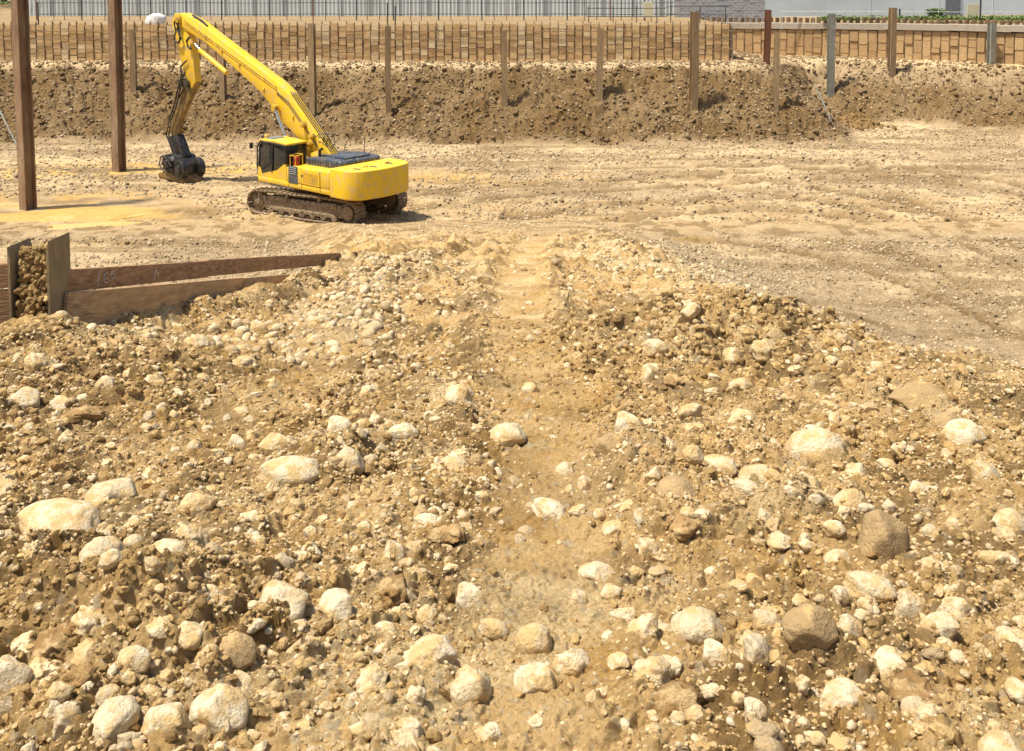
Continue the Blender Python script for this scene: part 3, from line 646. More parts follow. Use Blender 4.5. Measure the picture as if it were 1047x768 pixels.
ORD = ['nearest', 'second', 'third', 'fourth', 'fifth', 'sixth', 'seventh', 'eighth', 'ninth', 'tenth', 'eleventh', 'twelfth', 'thirteenth', 'fourteenth', 'fifteenth', 'sixteenth', 'seventeenth', 'eighteenth', 'nineteenth', 'twentieth']
spots = []; tries = 0
while len(spots) < 232 and tries < 9000:
    tries += 1
    px, row = random.uniform(4, 1040), 322+435*random.random()**.8
    wp = 11+20*random.random()**2.0*(.45+row/850)
    if 430 < px < 640 and random.random() < .4: continue
    if px > 760 and row < 350+(px-760)*.26: continue
    if 495 < px < 590 and random.random() < .6: continue
    if px < 90 and row < 350: continue
    if px > 640 and row > 400: wp *= 1.2
    if any(abs(px-a) < (c+wp)*.5 and abs(row-b) < (c+wp)*.4 for a, b, c in taken): continue
    taken.append((px, row, wp)); spots.append((px, row, wp))
near_ = {}
for px, row, wp in spots:
    i = min(range(len(HANDSTONES)), key=lambda k: math.hypot(HANDSTONES[k][0]-px, HANDSTONES[k][1]-row)); h_ = HANDSTONES[i]
    dd = round(math.degrees(math.atan2(row-h_[1], px-h_[0]))/45) % 8; near_.setdefault((i, dd), []).append((math.hypot(h_[0]-px, h_[1]-row), px, row, wp))
for (i, dd), lst in near_.items():
    for k, (_, px, row, wp) in enumerate(sorted(lst)):
        mt = random.choice(('cobble', 'coated', 'coated')); kind_ = 'small pale' if mt == 'cobble' else 'small soil coated'
        placestone(px, row, wp, wp*random.uniform(.55, .95), random.randrange(6)+(6 if mt == 'coated' and random.random() < .75 else 0), mt, ('%s cobble, %s one %s the %s' % (kind_, ORD[min(k, 19)], DIRS[dd], SHORT[i])), 'cobbles strewn over the dirt ramp')
# single large clods of earth
CL = [npmesh('clod_shape', v, f, True) for v, f in CLODS[4]]
for c_ in CL: c_.materials.append(M['clod'])
for i, (px, row, wp, lb) in enumerate(((690, 710, 62, 'large brown clod of earth low in the right half of the foreground'), (938, 700, 62, 'large ochre clod of earth beside the speckled grey rock'),
        (930, 360, 26, 'single dark clod on the crest at right, against the gravel floor'), (462, 545, 30, 'dark clod on the left edge of the rut, halfway down'), (700, 545, 36, 'brown clod in the soil below the low ochre boulder'),
        (812, 395, 34, 'dark clod low in the heap at right'), (690, 385, 32, 'clod in the left part of the dark heap'), (870, 385, 40, 'clod in the right part of the heap, left of the wedge rock'),
        (415, 430, 34, 'dark clod at the left shoulder of the rut, above the knobbly rock'), (85, 425, 44, 'crumbly clod at left, above the pointed rock'), (60, 640, 52, 'shaded clod at the lower left, right of the rock cut by the edge'),
        (405, 600, 44, 'brown clod between the blocky rock and the rut'), (75, 690, 46, 'clod at the lower left beside the flat cobble'))):
    x, y, z = hit(px, row+wp*.2); r = wp*.5*math.hypot(y, H-z)/F*.82
    o = bpy.data.objects.new('earth_clod', CL[i % 5]); COL.objects.link(o); o.location = (x, y, gz(x, y)); o.scale = (r, r, r*.9); o.rotation_euler = (0, 0, random.random()*6)
    tag(o, lb, 'clod', 'large clods of earth on the ramp')

# uncountable smaller rubble and crumbs of soil
P = []
x, y = field(22000, 2.3, 9, power=2, keep=on_ramp); P.append(scatter(STONES[2], x, y, sz(len(x), .006, .028, 2), .55))
x, y = field(6500, 2.3, 11, power=2, keep=on_ramp); k = rng.random(len(x)) < .62; x, y = x[k], y[k]; h_ = len(x)//2; P.append(scatter(STONES[3], x[:h_], y[:h_], sz(h_, .016, .058, 1.6), .72)); P.append(scatter([(v*np.array((1, 1, .8)), f) for v, f in CLODS[3]], x[h_:], y[h_:], sz(len(x)-h_, .016, .06, 1.5), .7))
x, y = field(16000, 9, 20, power=2, keep=on_ramp); P.append(scatter(STONES[1], x, y, sz(len(x), .012, .05, 2), .5))
x, y = field(3500, 9, 24, power=2, keep=on_ramp); P.append(scatter(STONES[2], x, y, sz(len(x), .03, .09, 2), .5))
x, y = field(12000, 20, 38, power=2, keep=on_ramp); P.append(scatter(STONES[1], x, y, sz(len(x), .02, .09, 2.5), .5))
x = rng.normal(3.6, 1.4, 900).astype(np.float32); y = rng.normal(22, 4, 900).astype(np.float32); P.append(scatter(STONES[2], x, y, sz(900, .03, .13, 2), .5))
x = rng.normal(-2.3, .5, 1500).astype(np.float32); y = rng.uniform(9.5, 22, 1500).astype(np.float32); P.append(scatter(STONES[2], x, y, sz(1500, .02, .10, 2), .5))
merge('gravel', P, M['rubble'], 'small pale stones strewn all over the dirt ramp', 'gravel')
P = []
x, y = field(60000, 18, 36, power=2, keep=on_pit); P.append(scatter(STONES[1], x, y, sz(len(x), .02, .085, 2.2), .5))
x, y = field(100000, 34, 78, power=2, keep=on_pit); P.append(scatter(STONES[1], x, y, sz(len(x), .03, .13, 2.2), .45))
def onbank(x, y):
    s, onr, rut, rough, bank = masks(x, y); return (s > .2) & (y < W1Y-.3+30*(x > W1X)) & (y < w2y(x)-.5)
x, y = field(50000, 55, 76, power=1, keep=onbank); P.append(scatter(STONES[1], x, y, sz(len(x), .03, .13, 4), .6))
x, y = field(30000, 55, 76, power=1, keep=onbank); v_, f_, t_ = scatter(CLODS[2], x, y, sz(len(x), .04, .2, 3.5), .65); P[-1] = (np.concatenate([P[-1][0], v_]), np.concatenate([P[-1][1], f_+len(P[-1][0])]), np.concatenate([P[-1][2], t_*.45]))
bankpart = P.pop(); merge('pit_rubble', P, M['pitrubble'], 'grey and pale stones scattered over the pit floor', 'rubble')
merge('bank_rubble', [bankpart], M['bankrubble'], 'brown and grey stones sticking out of the cut banks', 'rubble')
def roughy(x, y):
    s, onr, rut, rough, bank = masks(x, y); return (onr > .5) & (rng.random(len(x)) < np.clip(rough-.15, .03, 1)**1.5)
P = []
x, y = field(110000, 2.3, 8, power=2, keep=roughy); P.append(scatter(CLODS[1], x, y, sz(len(x), .004, .014, 1.6), .45))
x, y = field(16000, 2.3, 9, power=2, keep=roughy); P.append(scatter(CLODS[2], x, y, sz(len(x), .010, .026, 2.2), .55))
x, y = field(900, 2.3, 9, power=2, keep=roughy); P.append(scatter(CLODS[4], x, y, sz(len(x), .03, .075, 2), .75))
x, y = field(900, 8, 15, power=2, keep=roughy); P.append(scatter(CLODS[3], x, y, sz(len(x), .04, .10, 2), .75))
x, y = field(50000, 8, 20, power=2, keep=roughy); P.append(scatter(CLODS[1], x, y, sz(len(x), .010, .035, 2), .5))
HP = []
x = rng.normal(2.1, 1.1, 7000).astype(np.float32); y = rng.normal(10.4, 1.2, 7000).astype(np.float32); k = x < 3.7; HP.append(scatter(CLODS[2], x[k], y[k], sz(k.sum(), .01, .06, 3.2), .55))
for cx, cy, sx, sy, n_ in ((-3.4, 7.6, 1.3, 1.0, 3500), (-1.2, 7.6, .4, 1.6, 1800), (-1.5, 3.8, .7, .5, 3500), (1.9, 4.0, .6, .4, 1800), (.9, 9, .3, 2.2, 1500), (3.2, 6.4, .8, .6, 1500)):
    x = rng.normal(cx, sx, n_).astype(np.float32); y = np.maximum(2.4, rng.normal(cy, sy, n_)).astype(np.float32); HP.append(scatter(CLODS[2], x, y, sz(n_, .005, .03 if cy < 5 else .05, 3), .55))
x = rng.normal(21.7, .8, 420).astype(np.float32); y = rng.normal(63.2, .6, 420).astype(np.float32); v_, f_, t_ = scatter(CLODS[2], x, y, sz(420, .06, .3, 2), .3); HP.append((v_, f_, t_*.05))  # clods toned nearly darkest to imitate the shaded gully hole
merge('dark_clods', HP, M['darkcrumb'], 'moist dark brown crumbs of soil on the heaps along the ramp and clods darkened to stand for the gully shade', 'soil', False)

merge('soil_crumbs', P, M['crumb'], 'crumbled lumps of brown soil heaped along the sides of the ramp', 'soil', False)

# ------------------------------------------------------------------ near H-beam and lagging boards
hx, hy, hz = at_y(42, 316, 10.0)
hb = B(); hw, hd, tf = .40, .42, .024; zt = at_y(42, 237, 10)[2]; zb = 4.6
def hsec(b, w_, d_, t_, z0, z1, flange='x'):
    if flange == 'x':
        b.box((t_, d_, z1-z0), (-w_/2, 0, (z0+z1)/2)); b.box((t_, d_, z1-z0), (w_/2, 0, (z0+z1)/2)); b.box((w_-t_-.004, t_*.8, z1-z0-.01), (0, 0, (z0+z1)/2))
    else:
        b.box((w_, t_, z1-z0), (0, -d_/2, (z0+z1)/2)); b.box((w_, t_, z1-z0), (0, d_/2, (z0+z1)/2)); b.box((t_*.8, d_-t_-.004, z1-z0-.01), (0, 0, (z0+z1)/2))
hsec(hb, hw, hd, tf, zb, zt)
for v in hb.bm.verts:                       # burnt-off, uneven top
    if v.co.z > zt-.02: v.co.z += .05*math.sin(v.co.x*9+v.co.y*14)-.16*(v.co.x < 0)-.10*(abs(v.co.x) < .19)
o = hb.make('steel_pile', M['hbeam'], smooth=30); o.location = (hx, hy, 0); o.rotation_euler = (0, 0, R(-4))
tag(o, 'short mud caked steel H-beam stub standing at the left end of the lagging boards', 'steel beam')
# earth caught between its flanges
cl = []
for i in range(620):
    k = random.random(); zz = zt-.14-k*(zt-5.55); cl.append((hx+random.uniform(-.15, .15), hy-.04-.24*k*random.random()-.02, zz, random.uniform(.014, .055)))
V, Fc, T, off = [], [], [], 0
for x, y, z, r in cl:
    st = random.random() < .2; bv, bf = random.choice((STONES if st else CLODS)[3 if r > .035 else 2]); m = rotm(np.array([random.random()*3]), np.array([random.random()*3]), np.array([random.random()*6]))[0]
    V.append(bv@m.T*r+np.array([x, y, z])); Fc.append(bf+off); T.append(np.full(len(bv), .9 if st else random.random()*.45)); off += len(bv)
for i in range(700):
    a = random.random(); bv, bf = random.choice((STONES if random.random() < .45 else CLODS)[2]); x = hx+random.gauss(.0, .38); y = hy-.25-abs(random.gauss(0, .35)); r = random.uniform(.015, .06)
    V.append(bv*r+np.array([x, y, gz(x, y)+.25*math.exp(-((x-hx)/.3)**2-((y-hy)/.4)**2)*random.random()])); Fc.append(bf+off); T.append(np.full(len(bv), random.random())); off += len(bv)
me = npmesh('soil_heap', np.concatenate(V), np.concatenate(Fc), True, {'tone': ('FLOAT', 'POINT', np.concatenate(T))})
tag(link('soil_heap', me, M['darkcrumb']), 'heap of soil and stones caught between the flanges of the H-beam stub', 'soil', kind='stuff')
def boardrun(name, p, q, hgt, thick, m, segs, label, wob=.008, group=None, rows=1):
    """a sloping run of lagging boards between two ground points p and q (z = top edge); each board a part"""
    root = empty(name, (p[0], p[1], min(p[2], q[2])-.3), label, 'retaining wall', group)
    p, q = Vector(p), Vector(q); L = Vector((q.x-p.x, q.y-p.y, 0)).length; rz = math.atan2(q.y-p.y, q.x-p.x); cuts = [0]
    for i in range(segs): cuts.append((i+1)/segs+(random.uniform(-.04, .04) if i < segs-1 else 0))
    for r_ in range(rows):
        for a, c in zip(cuts, cuts[1:]):
            pa, pc = p.lerp(q, a), p.lerp(q, c); ln = (pc-pa).length-.006; mid = (pa+pc)/2; pit_ = math.atan2(pc.z-pa.z, Vector((pc.x-pa.x, pc.y-pa.y)).length)
            b = B(); b.box((ln, thick, hgt-.006), (0, 0, 0), bev=.006, seg=1)
            ob = b.make('board', m, root, 30)
            ob.location = mid-Vector((0, 0, hgt/2+r_*hgt))-root.location+Vector((random.uniform(-wob, wob), 0, random.uniform(-wob, wob)))
            ob.rotation_euler = (0, -pit_, rz)
    return root
A0 = at_y(66, 275, 10.12); A1 = at_y(374, 256.5, 23.8)
ra = boardrun('lagging_wall', A0, A1, .235, .06, M['board'], 4, 'long upper run of brown boards with chalk digits 160, edging the ramp', rows=1)
B0 = at_y(66, 299, 10.0); B1 = at_y(346, 275.5, 17.9)
rb = boardrun('lagging_wall', B0, B1, .30, .05, M['board2'], 4, 'lower paler run of boards half buried in rubble below the chalked boards', rows=2)
# boards left of the H-beam
C0 = at_y(-90, 277, 9.9); C1 = at_y(12, 269, 10.1)
boardrun('lagging_wall', C0, C1, .26, .05, M['board'], 2, 'short run of reddish brown boards left of the H-beam stub', rows=3)
# chalk digits 160 and a tick, as thin strokes lying on the board face
def chalk(strokes, s0, root):
    p, q = Vector(A0), Vector(A1); u = (q-p).normalized(); nrm = Vector((u.y, -u.x, 0)).normalized(); upv = Vector((0, 0, 1))
    b = B()
    for st in strokes:
        b.tube([p+u*(s0+a)+upv*(-.235+z_)+nrm*.0345-root.location for a, z_ in st], .0055, 5)
    return b.make('chalk_mark', M['chalk'], root, 0)
kx = 1.7   # stretched along the receding board
chalk([[(0, .04), (.02*kx, .12), (.035*kx, .19)],
       [(.12*kx, .17), (.09*kx, .12), (.085*kx, .08), (.11*kx, .055), (.15*kx, .06), (.155*kx, .09), (.13*kx, .11), (.095*kx, .09)],
       [(.20*kx, .10), (.19*kx, .14), (.205*kx, .185), (.235*kx, .18), (.24*kx, .13), (.225*kx, .095), (.20*kx, .10)]], .62, ra)
chalk([[(0, .03), (.03*kx, .10), (.045*kx, .17)], [(.045*kx, .17), (.07*kx, .12), (.075*kx, .07)]], 2.05, ra)

# ------------------------------------------------------------------ tall piles and posts
def pile(px, rt, rb, wpx, m, label, name='steel_pile', cat='pile', group=None, yb=None, ztop=None, rz=0, base=None, lean=0):
    b_ = base or hit(px, rb); x, y, z = b_; sc = y/F; wd = wpx*sc
    zt = ztop if ztop is not None else at_y(px, rt, y)[2]
    b = B(); hsec(b, wd, wd, wd*.09, -.6, zt-z, 'y')
    bmesh.ops.subdivide_edges(b.bm, edges=[e for e in b.bm.edges if abs(e.verts[0].co.z-e.verts[1].co.z) > 1], cuts=6)
    for v in b.bm.verts: v.co.x += .012*math.sin(v.co.z*1.3+px); v.co.y += .01*math.cos(v.co.z*1.7+px)
    o = b.make(name, m, smooth=20); o.location = (x, y, z); o.rotation_euler = (0, R(lean), R(rz)); return tag(o, label, cat, group)
g = 'tall piles standing in the pit'
pile(29, 0, 212, 11.5, M['pile'], 'thick brown pile standing in the ochre puddle at far left', group=g, ztop=11.5, rz=-32, lean=-.9)
pile(122, 0, 175, 9.5, M['pile'], 'brown pile between the puddle pile and the excavator attachment', group=g, ztop=11.5, rz=-26)
g = 'posts standing along the cut bank'
for a in ((137, 30, 92, 5.5, 'post', 'short weathered post on the bank just right of the second tall pile', 'timber_post'),
          (228, 52, 100, 6, 'post', 'post on the bank partly hidden behind the excavator boom', 'timber_post'),
          (320, 24, 112, 6, 'post', 'first post on the bank to the right of the boom', 'timber_post'),
          (397, 27, 114, 5.5, 'post', 'slim post on the bank above the excavator engine hood', 'timber_post'),
          (516, 31, 108, 5.5, 'post', 'post on the bank near the middle of the photo', 'timber_post'),
          (613, 29, 100, 6, 'post', 'pale post on the bank left of the tall one at the wall end', 'timber_post'),
          (709, 12, 107, 7, 'post', 'tall post rising above the wall top near the end of the long board wall', 'timber_post'),
          (784, 10, 66, 5, 'redpost', 'red oxide coloured post at the left end of the capped wall', 'steel_post'),
          (793, 33, 108, 5, 'post', 'thin brown post on the nose of the bank, in front of the red one', 'timber_post'),
          (849, 14, 94, 6, 'greypost', 'grey galvanised post beside the gully', 'steel_post'),
          (911, 8, 79, 6, 'post', 'tall brown post in front of the capped wall, rising above its beam', 'timber_post'),
          (1013, 24, 66, 6, 'greypost', 'dark grey post in front of the capped wall at far right', 'steel_post')):
    pile(a[0], a[1], a[2], a[3], M[a[4]], a[5], a[6], 'post', g, rz=random.uniform(-15, 15), lean=random.uniform(-.5, .5))
q0 = hit(19, 152); q1 = at_y(-4, 106, q0[1]+1.2)
tag(B().tube([q0, q1], .045, 8).make('steel_rod', M['greypost']), 'thin pale rod leaning on the bank foot at the left edge', 'rod')
q0 = hit(848, 128); q1 = at_y(834, 88, q0[1]+.5)
tag(B().tube([(q0[0], q0[1]-.3, q0[2]+.25), ((q0[0]+q1[0])/2, q0[1], (q0[2]+q1[2])/2+.1), q1], .05, 8).make('hose', M['greypost']), 'grey hose running down the bank beside the gully', 'hose')

# ------------------------------------------------------------------ long board wall (bays of stacked planks between soldier piles)
def bays(name, pts, zt0, zt1, zb, bay, colf, label, rows, prot, pw, pinm, maxp=100, zbf=None):
    root = empty(name, (*pts[0], zb), label, 'retaining wall')
    V, Fc, C, off = [], [], [], 0; npile = 0
    for (x0, y0), (x1, y1) in zip(pts, pts[1:]):
        L = math.hypot(x1-x0, y1-y0); n = max(1, round(L/bay)); ux, uy = (x1-x0)/L, (y1-y0)/L; rz = math.atan2(uy, ux)
        for i in range(n):
            s0, s1 = L*i/n, L*(i+1)/n; f = ((x0+ux*s0)-pts[0][0])/(pts[-1][0]-pts[0][0]); zt = zt0+(zt1-zt0)*f
            zz = zb-.35; top = zt+random.uniform(-.05, .05); tone = random.random()
            while zz < top-.02:
                h_ = min(random.uniform(*rows), top-zz)
                if top-zz-h_ < .1: h_ = top-zz
                c = colf(f, tone*.5+random.random()*.5); dp = random.uniform(-.035, .035)-(.04 if random.random() < .15 else 0)
                a0, a1 = s0+pw*.24+random.uniform(-.02, .02), s1-pw*.24+random.uniform(-.02, .02)
                tl = random.uniform(-.012, .012); g_ = random.uniform(.012, .04)
                q = [(a0, dp, zz), (a1, dp, zz+tl), (a1, dp, zz+h_-g_+tl), (a0, dp, zz+h_-g_)]; q += [(a, d+.05, z) for a, d, z in q]
                q = [(x0+ux*a-uy*d, y0+uy*a+ux*d, z) for a, d, z in q]
                V += q; Fc += [[off+k for k in ff] for ff in ((0, 1, 2, 3), (4, 7, 6, 5), (0, 4, 5, 1), (1, 5, 6, 2), (2, 6, 7, 3), (3, 7, 4, 0))]
                C += [(*c, 1)]*8; off += 8; zz += h_
            if npile < maxp:
                b = B(); b.box((pw*.30, .09, top+prot-zb+.2), (0, 0, (top+prot-zb-.2)/2)); b.box((pw*.2, .12, top+prot-zb), (0, .10, (top+prot-zb-.2)/2-.02))
                o = b.make('soldier_pile', pinm, root, 0); o.location = (x0+ux*s0-pts[0][0]+uy*-.02, y0+uy*s0-pts[0][1]+.035, 0); o.rotation_euler = (R(random.uniform(-1, 1)), R(random.uniform(-.7, .7)), rz); npile += 1
        # backing earth face behind the boards
        pass
    me = npmesh('planking', np.array(V)-np.array([*pts[0], zb]), np.array(Fc), False, {'col': ('FLOAT_COLOR', 'POINT', np.array(C))})
    link('planking', me, M['planks'], root)
    V = []; Fc = []
    bb = B()
    for (x0, y0), (x1, y1) in zip(pts, pts[1:]):
        L = math.hypot(x1-x0, y1-y0); rz = math.atan2(y1-y0, x1-x0); ny = (x1-x0)/L; nx = -(y1-y0)/L
        bb.box((L, .05, (zt0+zt1)/2-zb+.1), ((x0+x1)/2-pts[0][0]+nx*.13, (y0+y1)/2-pts[0][1]+ny*.13, ((zt0+zt1)/2-zb)/2-.2), (0, 0, rz))
    bb.make('backing', M['pin'], root, 0)
    return root
def col1(f, t):
    a = np.array((.82, .60, .32)); b = np.array((.62, .40, .18)); d = np.array((.86, .69, .43))
    c = a*(1-t)+b*t if t < .75 else d*(1-(t-.75)*2)+a*(t-.75)*2
    return tuple(float(v) for v in c)
def col2(f, t):
    a = np.array((.60, .41, .20)); b = np.array((.42, .265, .125)); c = a*(1-t)+b*t
    return tuple(float(v) for v in c)
zt1 = at_y(300, 24.5, W1Y)[2]
lw = bays('timber_lagging_wall', [(-37.4, W1Y), (W1X, W1Y)], zt1, zt1, 4.42, .515, col1, 'long pale plank wall with dark pile tops above the cut bank', (.22, .75), .14, .17, M['pin'])
# wall ties: thin horizontal rails across the planks
wl = B()
for zz in (.55, 1.15, 1.68):
    for k in range(24):
        x0 = -37+k*2.14; wl.box((2.10, .03, .05), (x0+1.07+37.4, -.065, zz+random.uniform(-.03, .03)), (0, R(random.uniform(-.6, .6)), 0))
wl.make('rail', M['post'], lw, 0)
w2pts = [(15.0, 78.4), (19, 76.5), (23, 74.5), (27.0, 72.2), (30.3, 69.4), (33.2, 66.3), (37, 62.8)]
rw = bays('timber_lagging_wall', w2pts, 5.62, 5.95, 3.75, .62, col2, 'brown plank wall under a concrete beam at the right', (.3, 1.1), .0, .2, M['pin'], 60)
cap = B()
for i, ((x0, y0), (x1, y1)) in enumerate(zip(w2pts, w2pts[1:])):
    L = math.hypot(x1-x0, y1-y0); rz = math.atan2(y1-y0, x1-x0); f = (i+.5)/6
    cap.box((L+.05, .75, .46), ((x0+x1)/2-15, (y0+y1)/2-78.4+.30, 5.62+.33*f+.24-3.75), (0, -R(.25), rz), bev=.02, seg=1)
cap.make('capping_beam', M['concrete'], rw, 0)
# stub piles above the capping beam
k = 0
for i, ((x0, y0), (x1, y1)) in enumerate(zip(w2pts, w2pts[1:])):
    L = math.hypot(x1-x0, y1-y0); n_ = int(L/.44)
    for j in range(n_):
        f = (i+j/n_)/6
        if k > 60 and f > .6 and random.random() < .35: continue
        o = B().box((.13, .2, .50), (0, 0, 0)).box((.3, .03, .49), (0, -.12, -.01)).make('pile_stub', M['pin'], rw, 0); hh = 6.33+.33*f+random.uniform(-.05, .05)-.08*(f > .5)
        o.location = (x0+(x1-x0)*j/n_-15, y0+(y1-y0)*j/n_-78.4+.80, hh-3.75-.1); o.rotation_euler = (0, R(random.uniform(-5, 5)), random.uniform(-.3, .3)); k += 1
# return wall joining the two
bays('timber_lagging_wall', [(W1X+.06, W1Y+.06), (W1X+1.0, 78.0)], zt1-.02, 6.0, 3.8, .6, col1, 'short plank return wall between the long wall and the capped one', (.3, .8), .05, .2, M['pin'])

# ------------------------------------------------------------------ fence on the upper ground
yf = 73.0
zr1, zr2 = at_y(300, 3, yf)[2], at_y(300, 14.5, yf)[2]; x0 = at_y(37, 3, yf)[0]; x1 = at_y(690, 3, yf)[0]
fr = empty('wire_fence', (x0, yf, 6.62), 'long dark post and rail fence in front of the pale panel wall', 'fence')
xx = x0; i = 0
while xx < x1 and i < 95:
    r_ = .026 if i % 3 else .045; tt_ = zr1-6.62+(.75 if i % 3 == 0 else random.uniform(.4, .7))
    b = B().cyl((0, 0, -.2), (random.uniform(-.03, .03), 0, tt_+.3), r_, 8); o = b.make('fence_post', M['darkpost'] if i % 7 else M['redpost'], fr, 40); o.location = (xx-x0, 0, 0)
    xx += random.choice((.78, .9, 1.0, 1.25)); i += 1
for zz in (zr1, zr2, zr1+.5):
    B().tube([(a, .02*math.sin(a), zz-6.62+.015*math.sin(a*.7)) for a in np.linspace(0, x1-x0, 60)], .028, 6).make('fence_rail', M['darkpost'], fr, 40)
wm = B()
for zz in np.arange(.1, 1.6, .14): wm.tube([(a, .03, zz) for a in np.linspace(0, x1-x0, 20)], .004, 4)
wm.make('fence_wire', M['darkpost'], fr, 0)
for px, rt, rb in ((38.5, 2, 26), (396, 3, 19), (404, 6, 22)):
    p_ = at_y(px, rt, 64.6); q_ = at_y(px, rb, 64.6); 
    tag(B().cyl((p_[0], 64.6, 6.3), p_, .045, 8).make('steel_bar', M['darkpost']), {38.5: 'dark upright bar behind the wall beside the leftmost pile', 396: 'taller of two dark bars behind the wall above the excavator hood', 404: 'shorter of two dark bars behind the wall above the excavator hood'}[px], 'bar')
# pale corrugated hoarding
yp = 83.0; xa = at_y(22, 5, yp)[0]; xb = at_y(692, 5, yp)[0]; b = B(); n_ = int((xb-xa)/.32)
pts = []
for i in range(n_+1):
    u = i*(xb-xa)/n_; pts += [(u, 0), (u+.05, -.04), (u+.16, -.04), (u+.21, 0)]
poly = pts+[(xb-xa+.3, .1), (0, .1)]
b.prism(poly, -.1, 4.2, 'z'); hd_ = empty('hoarding', (xa, yp, 6.47), 'pale blue grey ribbed metal hoarding behind the fence', 'hoarding'); b.make('panel', M['panel'], hd_, 0)
for i in range(0, int((xb-xa)/2.4)+1): B().box((.05, .05, 4.2), (i*2.4, -.075, 2.05)).make('joint_strip', M['grey'], hd_, 0)
# block wall section
yb = 80.0; xa = at_y(690, 5, yb)[0]; xb = at_y(782, 5, yb)[0]; b = B()
for r_ in range(15):
    for i in range(-1, int((xb-xa)/.42)+1):
        a0 = max(0, i*.42+(r_ % 2)*.21); a1 = min(xb-xa, a0+.405)
        if a1-a0 < .08: continue
        b.box((a1-a0, .2, .20), ((a0+a1)/2, random.uniform(-.012, .012), r_*.21+.1))
b.box((xb-xa-.02, .15, 3.12), ((xb-xa)/2, .03, 1.57))
bw = b.make('block_wall', M['block'], None, 0); bw.location = (xa, yb, 5.95); tag(bw, 'grey concrete block wall between the ribbed hoarding and the smooth building', 'wall')
# smooth building at right with a dark door
yb = 92.0; xa = at_y(776, 5, yb)[0]; xb = at_y(1130, 5, yb)[0]; bd = empty('warehouse', (xa, yb, 6.0), 'large smooth blue grey building behind the weeds at right', 'building')
b = B(); b.box((xb-xa, 10, 7), ((xb-xa)/2, 5, 3.2))
for px in (890, 960, 1015, 1060): b.box((.06, .03, 7), (at_y(px, 5, yb)[0]-xa, -.012, 3.2))
b.make('wall', M['wallr'], bd, 0)
B().box((xb-xa+.6, 10.6, .3), ((xb-xa)/2, 5, 6.85), bev=.03).make('roof', M['grey'], bd, 0)
xd = at_y(974, 5, yb)[0]-xa; dr = B().box((1.35, .12, 2.5), (xd, -.05, 1.15), bev=.02, seg=1).make('door', M['door'], bd, 0)
B().cyl((xd+.5, -.2, 1.0), (xd+.5, -.11, 1.0), .04, 10).make('handle', M['chrome'], dr)
# signs, boxes, posts, rails at right
def sign(px, r0, r1, wpx, y, m, label, name='sign_board'):
    a = at_y(px, r0, y); c = at_y(px, r1, y); wd = wpx*y/F; rt = empty(name, (a[0], y, c[2]-.5), label, 'sign')
    B().box((wd, .05, a[2]-c[2]), (0, 0, .5+(a[2]-c[2])/2), bev=.01, seg=1).make('panel', m, rt, 0)
    bb = B()
    for s_ in (-1, 1): bb.cyl((s_*wd*.35, .06, -.3), (s_*wd*.35, .06, .5+(a[2]-c[2])*.8), .025, 8)
    bb.make('leg', M['darkpost'], rt); return rt
sign(995, 4, 15, 12, 74.5, M['cream'], 'cream notice board standing among the weeds at right')
sign(663, 2, 18, 9, 71, M['cream'], 'narrow cream board behind the end of the long plank wall')
for px, rt, y, m, lb in ((1003, -6, 73.6, 'darkpost', 'dark pole beside the cream notice board'), (920, 9, 74.5, 'darkpost', 'short dark stake in the weeds right of the tall brown post')):
    p_ = at_y(px, rt, y); tag(B().cyl((p_[0], y, 5.9), p_, .065, 10).make('pole', M[m]), lb, 'pole')
rl = empty('barrier_rail', (at_y(860, 8, 75)[0], 75, 6.0), 'thin white double rail along the top of the capped wall', 'barrier'); ox = rl.location.x
for row in (12, 17.5):
    B().tube([(at_y(p, row+.004*(p-900), 75)[0]-ox, 0, at_y(p, row+.004*(p-900), 75)[2]-6.0) for p in range(800, 1060, 10)], .022, 6).make('rail', M['rope'], rl)
for p in range(800, 1060, 32): B().cyl((at_y(p, 5, 75)[0]-ox, .04, -.3), (at_y(p, 5, 75)[0]-ox, .04, at_y(p, 10, 75)[2]-6.0), .022, 6).make('upright', M['rope'], rl)
# steel frame/rail near the end of long wall
fx = at_y(612, 10, 68); rl = empty('guard_rail', (fx[0], 68, 6.6), 'low dark pipe guard rail behind the long plank wall near its end', 'barrier')
for row in (8.5, 17): B().tube([(at_y(p, row-(2 if p > 680 else 0), 68)[0]-fx[0], 0, at_y(p, row-(2 if p > 680 else 0), 68)[2]-6.6) for p in (600, 640, 680, 684, 720, 745)], .03, 6).make('rail', M['darkpost'], rl)
for p in (602, 627, 651, 672, 686, 716, 742): B().cyl((at_y(p, 5, 68)[0]-fx[0], .03, -.2), (at_y(p, 5, 68)[0]-fx[0], .03, at_y(p, 6, 68)[2]-6.6), .03, 6).make('upright', M['darkpost'], rl)
# white wrapped bundle behind the wall
a = at_y(160, 20, 66); vv, ff = shape(3, 5, (1.0, .5, .36), 4, .7, .12, 3); vv[:, 2] = np.maximum(vv[:, 2], -.3)
o = link('sandbag_bundle', npmesh('bundle', vv, ff, True), M['white']); o.scale = (.75, .8, 1.5); o.location = (a[0], 66, 6.68); tag(o, 'white wrapped bundle behind the plank wall left of the boom tip', 'bundle')
